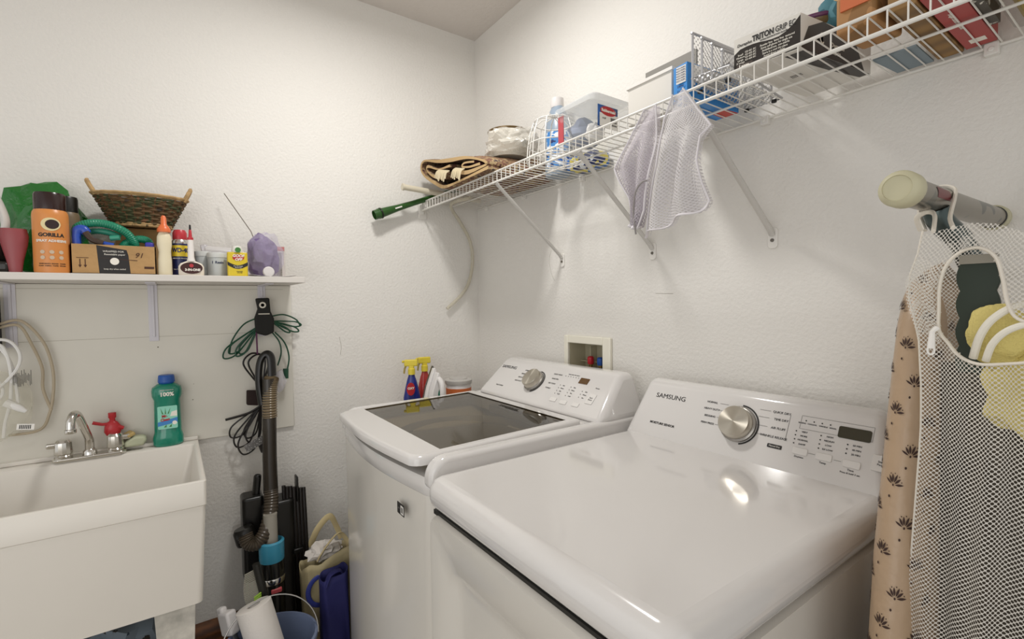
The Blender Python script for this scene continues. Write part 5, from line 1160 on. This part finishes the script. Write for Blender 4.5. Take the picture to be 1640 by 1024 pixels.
for i in range(len(rows)-1):
    for j in range(n): b.face([rows[i][j], rows[i][(j+1) % n], rows[i+1][(j+1) % n], rows[i+1][j]])
b.face(rows[0][::-1]); b.face(rows[-1]); b.build('cover', mat('cover_tan', '#a88f74', .38, bump=.6, bscale=14, dist=.012, spec=.5), t, sharp=70)
b = MB(); MOT = mat('sprig_brown', '#35211a', .8)
def petal(s0, z0, ang, l0, l1, w_):
    A_ = []; n_ = 8
    for side in (1, -1):
        for i in range(n_+1):
            k = i/n_ if side == 1 else 1-i/n_
            if side == -1 and i in (0, n_): continue
            r_ = l0+(l1-l0)*k; ww = side*w_*math.sin(pi*k)
            A_.append((s0+math.sin(ang)*r_+math.cos(ang)*ww, z0+math.cos(ang)*r_-math.sin(ang)*ww))
    b.poly([bsec(s_, z_, .0011) for s_, z_ in A_])
def dot(s0, z0, r_): b.poly([bsec(s0+r_*math.cos(2*pi*i/8), z0+r_*math.sin(2*pi*i/8), .0011) for i in range(8)])
k = 0; z_ = 1.40
while z_ > .5:
    for s0 in ((-.012, .052, -.07) if k % 2 == 0 else (.019, -.048, .085)):
        s1 = s0 + .006*math.sin(k*1.3)
        zz_ = z_ - .25*(s1)
        if zz_ > 1.36 and abs(s1) > .05: continue
        for a_, l1, w_ in ((-78, .018, .0014), (-50, .0165, .0018), (-22, .016, .0019), (12, .017, .0019), (42, .017, .0018), (72, .020, .0016)): petal(s1, zz_, R(a_+14), .0035, l1, w_)
        for a_ in (-36, -6, 28, 58): dot(s1+math.sin(R(a_+14))*.0165, zz_+math.cos(R(a_+14))*.0165, .0010)
        dot(s1, zz_, .0018); dot(s1-.006, zz_-.0165, .0020)
    z_ -= .049; k += 1
b.build('sprig_print', MOT, t, recalc=False)
FT = thing('ironing_board_foot', 'x', 'x', (0, 0, 0)); bpy.data.objects.remove(FT)
b = MB(); b.tube([(1.96, -.525, 1.522), (1.96, -.025, 1.530)], .0192, 28); ft = b.build('foot_bar', mottled('worn_chrome', ['#77776f', '#8f8a80', '#5c5f5b'], 10, .28, .1, 2), t); ft.data.materials[0].node_tree.nodes['Principled BSDF'].inputs['Metallic'].default_value = .75
m = place((1.96, -.52, 1.5222), 0, 0, pi/2)
CP = mat('cap_cream', '#bfba9c', .5)
b = MB(); b.lathe([(.0225, -.0), (.0238, .004), (.0238, .024), (.0215, .030), (.0165, .034), (.016, .032), (0, .032)], seg=32, m=m); b.build('end_cap', CP, ft, sharp=50)
b = MB(); b.lathe([(.0225, 0), (.0235, .003), (.0235, .016), (.02, .018), (0, .018)], seg=32, m=place((1.96, -.022, 1.530), 0, 0, pi/2)); b.build('end_cap', CP, ft, sharp=50)
b = MB(); b.lathe([(.0205, 0), (.0205, .004)], seg=28, m=place((1.96, -.045, 1.5297), 0, 0, pi/2)); b.build('black_band', BLACK, ft)
b = MB(); b.lathe([(.0196, 0), (.0196, .06)], seg=12, m=place((1.96, -.40, 1.5235), 0, 0, pi/2), a0=-.3, a1=.5); b.build('red_sticker', mat('sticker_maroon', '#6d2f33', .4), ft)
b = MB(); b.tube(smoothpath([(1.962, -.40, 1.508), (1.967, -.39, 1.49), (1.985, -.33, 1.44), (1.99, -.25, 1.30), (1.99, -.2, .4)], 8), .0165, 16); b.build('leg_tube', mat('leg_teal_steel', '#4d5857', .3, metal=.6), t)

BGm = thing('large_mesh_bag', 'large white zipped mesh laundry bag hanging from the ironing board foot', 'laundry bag', (2.1, -.47, .5))
NB = netting('bag_net', '#e0dcd4', 165, .30, .85, .25)
EL = [(1.476, 1.972), (1.44, 1.966), (1.40, 1.955), (1.375, 1.957), (1.33, 1.968), (1.25, 1.972), (1.19, 1.972), (1.01, 1.963), (.9, 1.960), (.5, 1.955)]
def xl(z):
    if z >= EL[0][0]: return EL[0][1]
    for (a, xa), (c_, xc) in zip(EL, EL[1:]):
        if z >= c_: return xa+(xc-xa)*(z-a)/(c_-a)
    return EL[-1][1]
def ztop(x): return 1.474 - .02*abs(math.sin((x-2.006)*9)) - .35*max(0, x-2.03)
def bagp(u, v, y0, amp, ph):
    x1 = 2.36; x = 1.955+(x1-1.955)*u; zt = ztop(x); z = zt + (.5-zt)*v
    x = xl(z) + (x1-xl(z))*u; k = min(1, v*2.2)
    return Vector((x, y0 + amp*k*(math.sin((x-1.95)*95+ph+2.2*z) + .5*math.sin((x-1.95)*210+ph*2+3*z)) - .025*k*math.sin(pi*min(1, u*1.8)), z))
OP = [(1.990, 1.335), (1.9895, 1.365), (1.990, 1.395), (1.996, 1.420), (2.010, 1.437), (2.028, 1.441), (2.043, 1.428), (2.050, 1.400), (2.055, 1.37), (2.064, 1.352), (2.085, 1.345), (2.12, 1.335), (2.12, 1.315), (2.08, 1.302), (2.05, 1.296), (2.028, 1.295), (2.012, 1.303), (2.0, 1.318)]
OPs = [(v.x, v.y) for v in smoothpath([(x, z, 0) for x, z in OP], 5, True)]
def inside(x, z):
    c_ = False; n_ = len(OPs)
    for i in range(n_):
        x0, z0 = OPs[i]; x1, z1 = OPs[i-1]
        if (z0 > z) != (z1 > z) and x < (x1-x0)*(z-z0)/(z1-z0)+x0: c_ = not c_
    return c_
def netlayer(name, y0, amp, ph, hole, nu=90, nv=200):
    b = MB(); g_ = [[bagp(i/nu, j/nv, y0, amp, ph) for j in range(nv+1)] for i in range(nu+1)]; V_ = {}
    arc = [0]
    for i in range(nu): arc.append(arc[-1] + (Vector(g_[i+1][90][:2])-Vector(g_[i][90][:2])).length)
    def gv(i, j):
        if (i, j) not in V_: V_[(i, j)] = b.bm.verts.new(g_[i][j])
        return V_[(i, j)]
    for i in range(nu):
        for j in range(nv):
            cx = (g_[i][j].x+g_[i+1][j].x)/2; cz = (g_[i][j].z+g_[i][j+1].z)/2
            if hole and inside(cx, cz): continue
            f = b.face([gv(i, j), gv(i+1, j), gv(i+1, j+1), gv(i, j+1)])
            if f:
                for l, (p, q_) in zip(f.loops, ((i, j), (i+1, j), (i+1, j+1), (i, j+1))): l[b.uv].uv = (arc[p], g_[p][q_].z)
    return b.build(name, NB, BGm)
netlayer('front_net', -.49, .0080, .4, True)
netlayer('back_net', -.375, .006, 2.1, False)
TP = mat('tape_cream', '#ddd6c9', .7)
def yat(x, z): 
    u = (x-xl(z))/(2.36-xl(z)); zt = ztop(x); v = (zt-z)/(zt-.5); return bagp(u, v, -.49, .0080, .4).y
b = MB(); b.tube([(x, yat(x, z)-.002, z) for x, z in OPs], .0034, 10, closed=True, flat=.6); zp = b.build('zip_tape', TP, BGm)
b = MB(); b.tube([(1.990, -.502, 1.338), (1.987, -.508, 1.334), (1.986, -.508, 1.312)], [.004, .003, .0045], 8); b.tube([(1.986+.0035*math.cos(2*pi*i/12), -.509, 1.309+.0055*math.sin(2*pi*i/12)) for i in range(12)], .0014, 6, closed=True); b.build('zip_pull', WPLAS, zp, bevel=0)
b = MB(); b.tube(smoothpath([(2.002, -.490, 1.470), (1.992, -.46, 1.488), (1.983, -.40, 1.522), (1.976, -.37, 1.540), (1.96, -.365, 1.547), (1.942, -.37, 1.538), (1.938, -.38, 1.51), (1.95, -.40, 1.48)], 8), .0026, 8, flat=1.4); b.build('hanging_loop', TP, BGm)
b = MB(); b.tube(smoothpath([(1.982, -.490, 1.468), (1.976, -.46, 1.49), (1.968, -.44, 1.50), (1.958, -.435, 1.502), (1.948, -.43, 1.495), (1.95, -.42, 1.478)], 8), .0026, 8, flat=1.4); b.build('hanging_loop', TP, BGm)
# side seam of gathered net at the left edge
b = MB(); b.tube([(xl(z)-.001, -.487, z) for z in [1.47-.03*i for i in range(32)]], .0012, 6); b.build('side_seam', TP, BGm)
b = MB(); b.surf(lambda u, v: Vector((1.974+.36*u, -.407+.008*math.sin(26*u+3*v)+.004*math.sin(60*u), 1.285-.02*u-.76*v)), 60, 20); tag(b.build('shade_sheet', mat('shade_sheet_brown', '#4b443a', .95, var=.3, vscale=9), solid=.004), 'added dark brown sheet standing in for shade inside the large mesh bag', 'sheet')  # dark sheet added behind the net so its holes look shaded
b = MB(); b.surf(lambda u, v: Vector((xl(1.425-.10*v)+.001+(.030-.006*v)*u, -.5-.005*math.sin(u*9+3*v), 1.425-.10*v+.006*math.sin(5*u))), 16, 24, uvs=(.045, .13)); b.build('gathered_net', NB, BGm)
# scalloped dark green pad, yellow towels
b = MB(); P = []
for i in range(41): z_ = 1.425-.150*i/40; P.append((1.999-.0042*abs(math.sin(pi*i/40*4)), z_))
for i in range(41): z_ = 1.275+.150*i/40; P.append((2.035+.0042*abs(math.sin(pi*(1-i/40)*4)), z_))
b.prism(P, -.440, -.433, 'y'); pd = b.build('scalloped_pad', mat('dark_green_rubber', '#1c2a1c', .5), bevel=.001); tag(pd, 'dark green scalloped pad inside the large mesh bag', 'pad')
b = MB(); b.box(1.998, 2.036, -.442, -.432, 1.424, 1.436); b.build('clear_header', mat('header_grey', '#8c877b', .3), pd)
YT = mat('towel_yellow', '#d8c87c', .95, bump=.9, bscale=330, dist=.003)
b = MB(); b.blob((2.042, -.458, 1.330), (.032, .022, .040), .08, 2.0, 91, 5); tag(b.build('cleaning_towel', YT), 'pale yellow towel bulging from the zip opening of the mesh bag', 'towel', 'yellow cleaning towels')
b = MB(); b.blob((2.080, -.450, 1.262), (.055, .022, .070), .12, 2.2, 92, 5); tag(b.build('cleaning_towel', YT), 'yellow towel seen through the net below the zip opening', 'towel', 'yellow cleaning towels')
b = MB(); b.tube(smoothpath([(2.022, -.482, 1.30), (2.030, -.49, 1.33), (2.042, -.492, 1.352), (2.062, -.488, 1.368), (2.09, -.48, 1.375)], 8), .0045, 10); b.tube(smoothpath([(2.035, -.488, 1.298), (2.042, -.495, 1.32), (2.055, -.498, 1.337), (2.075, -.496, 1.347), (2.10, -.49, 1.35)], 8), .004, 10)
tag(b.build('white_strap', mat('strap_white', '#e0dbcd', .6)), 'two white elastic bands over the yellow towel in the mesh bag', 'strap')
# scratches on the right wall
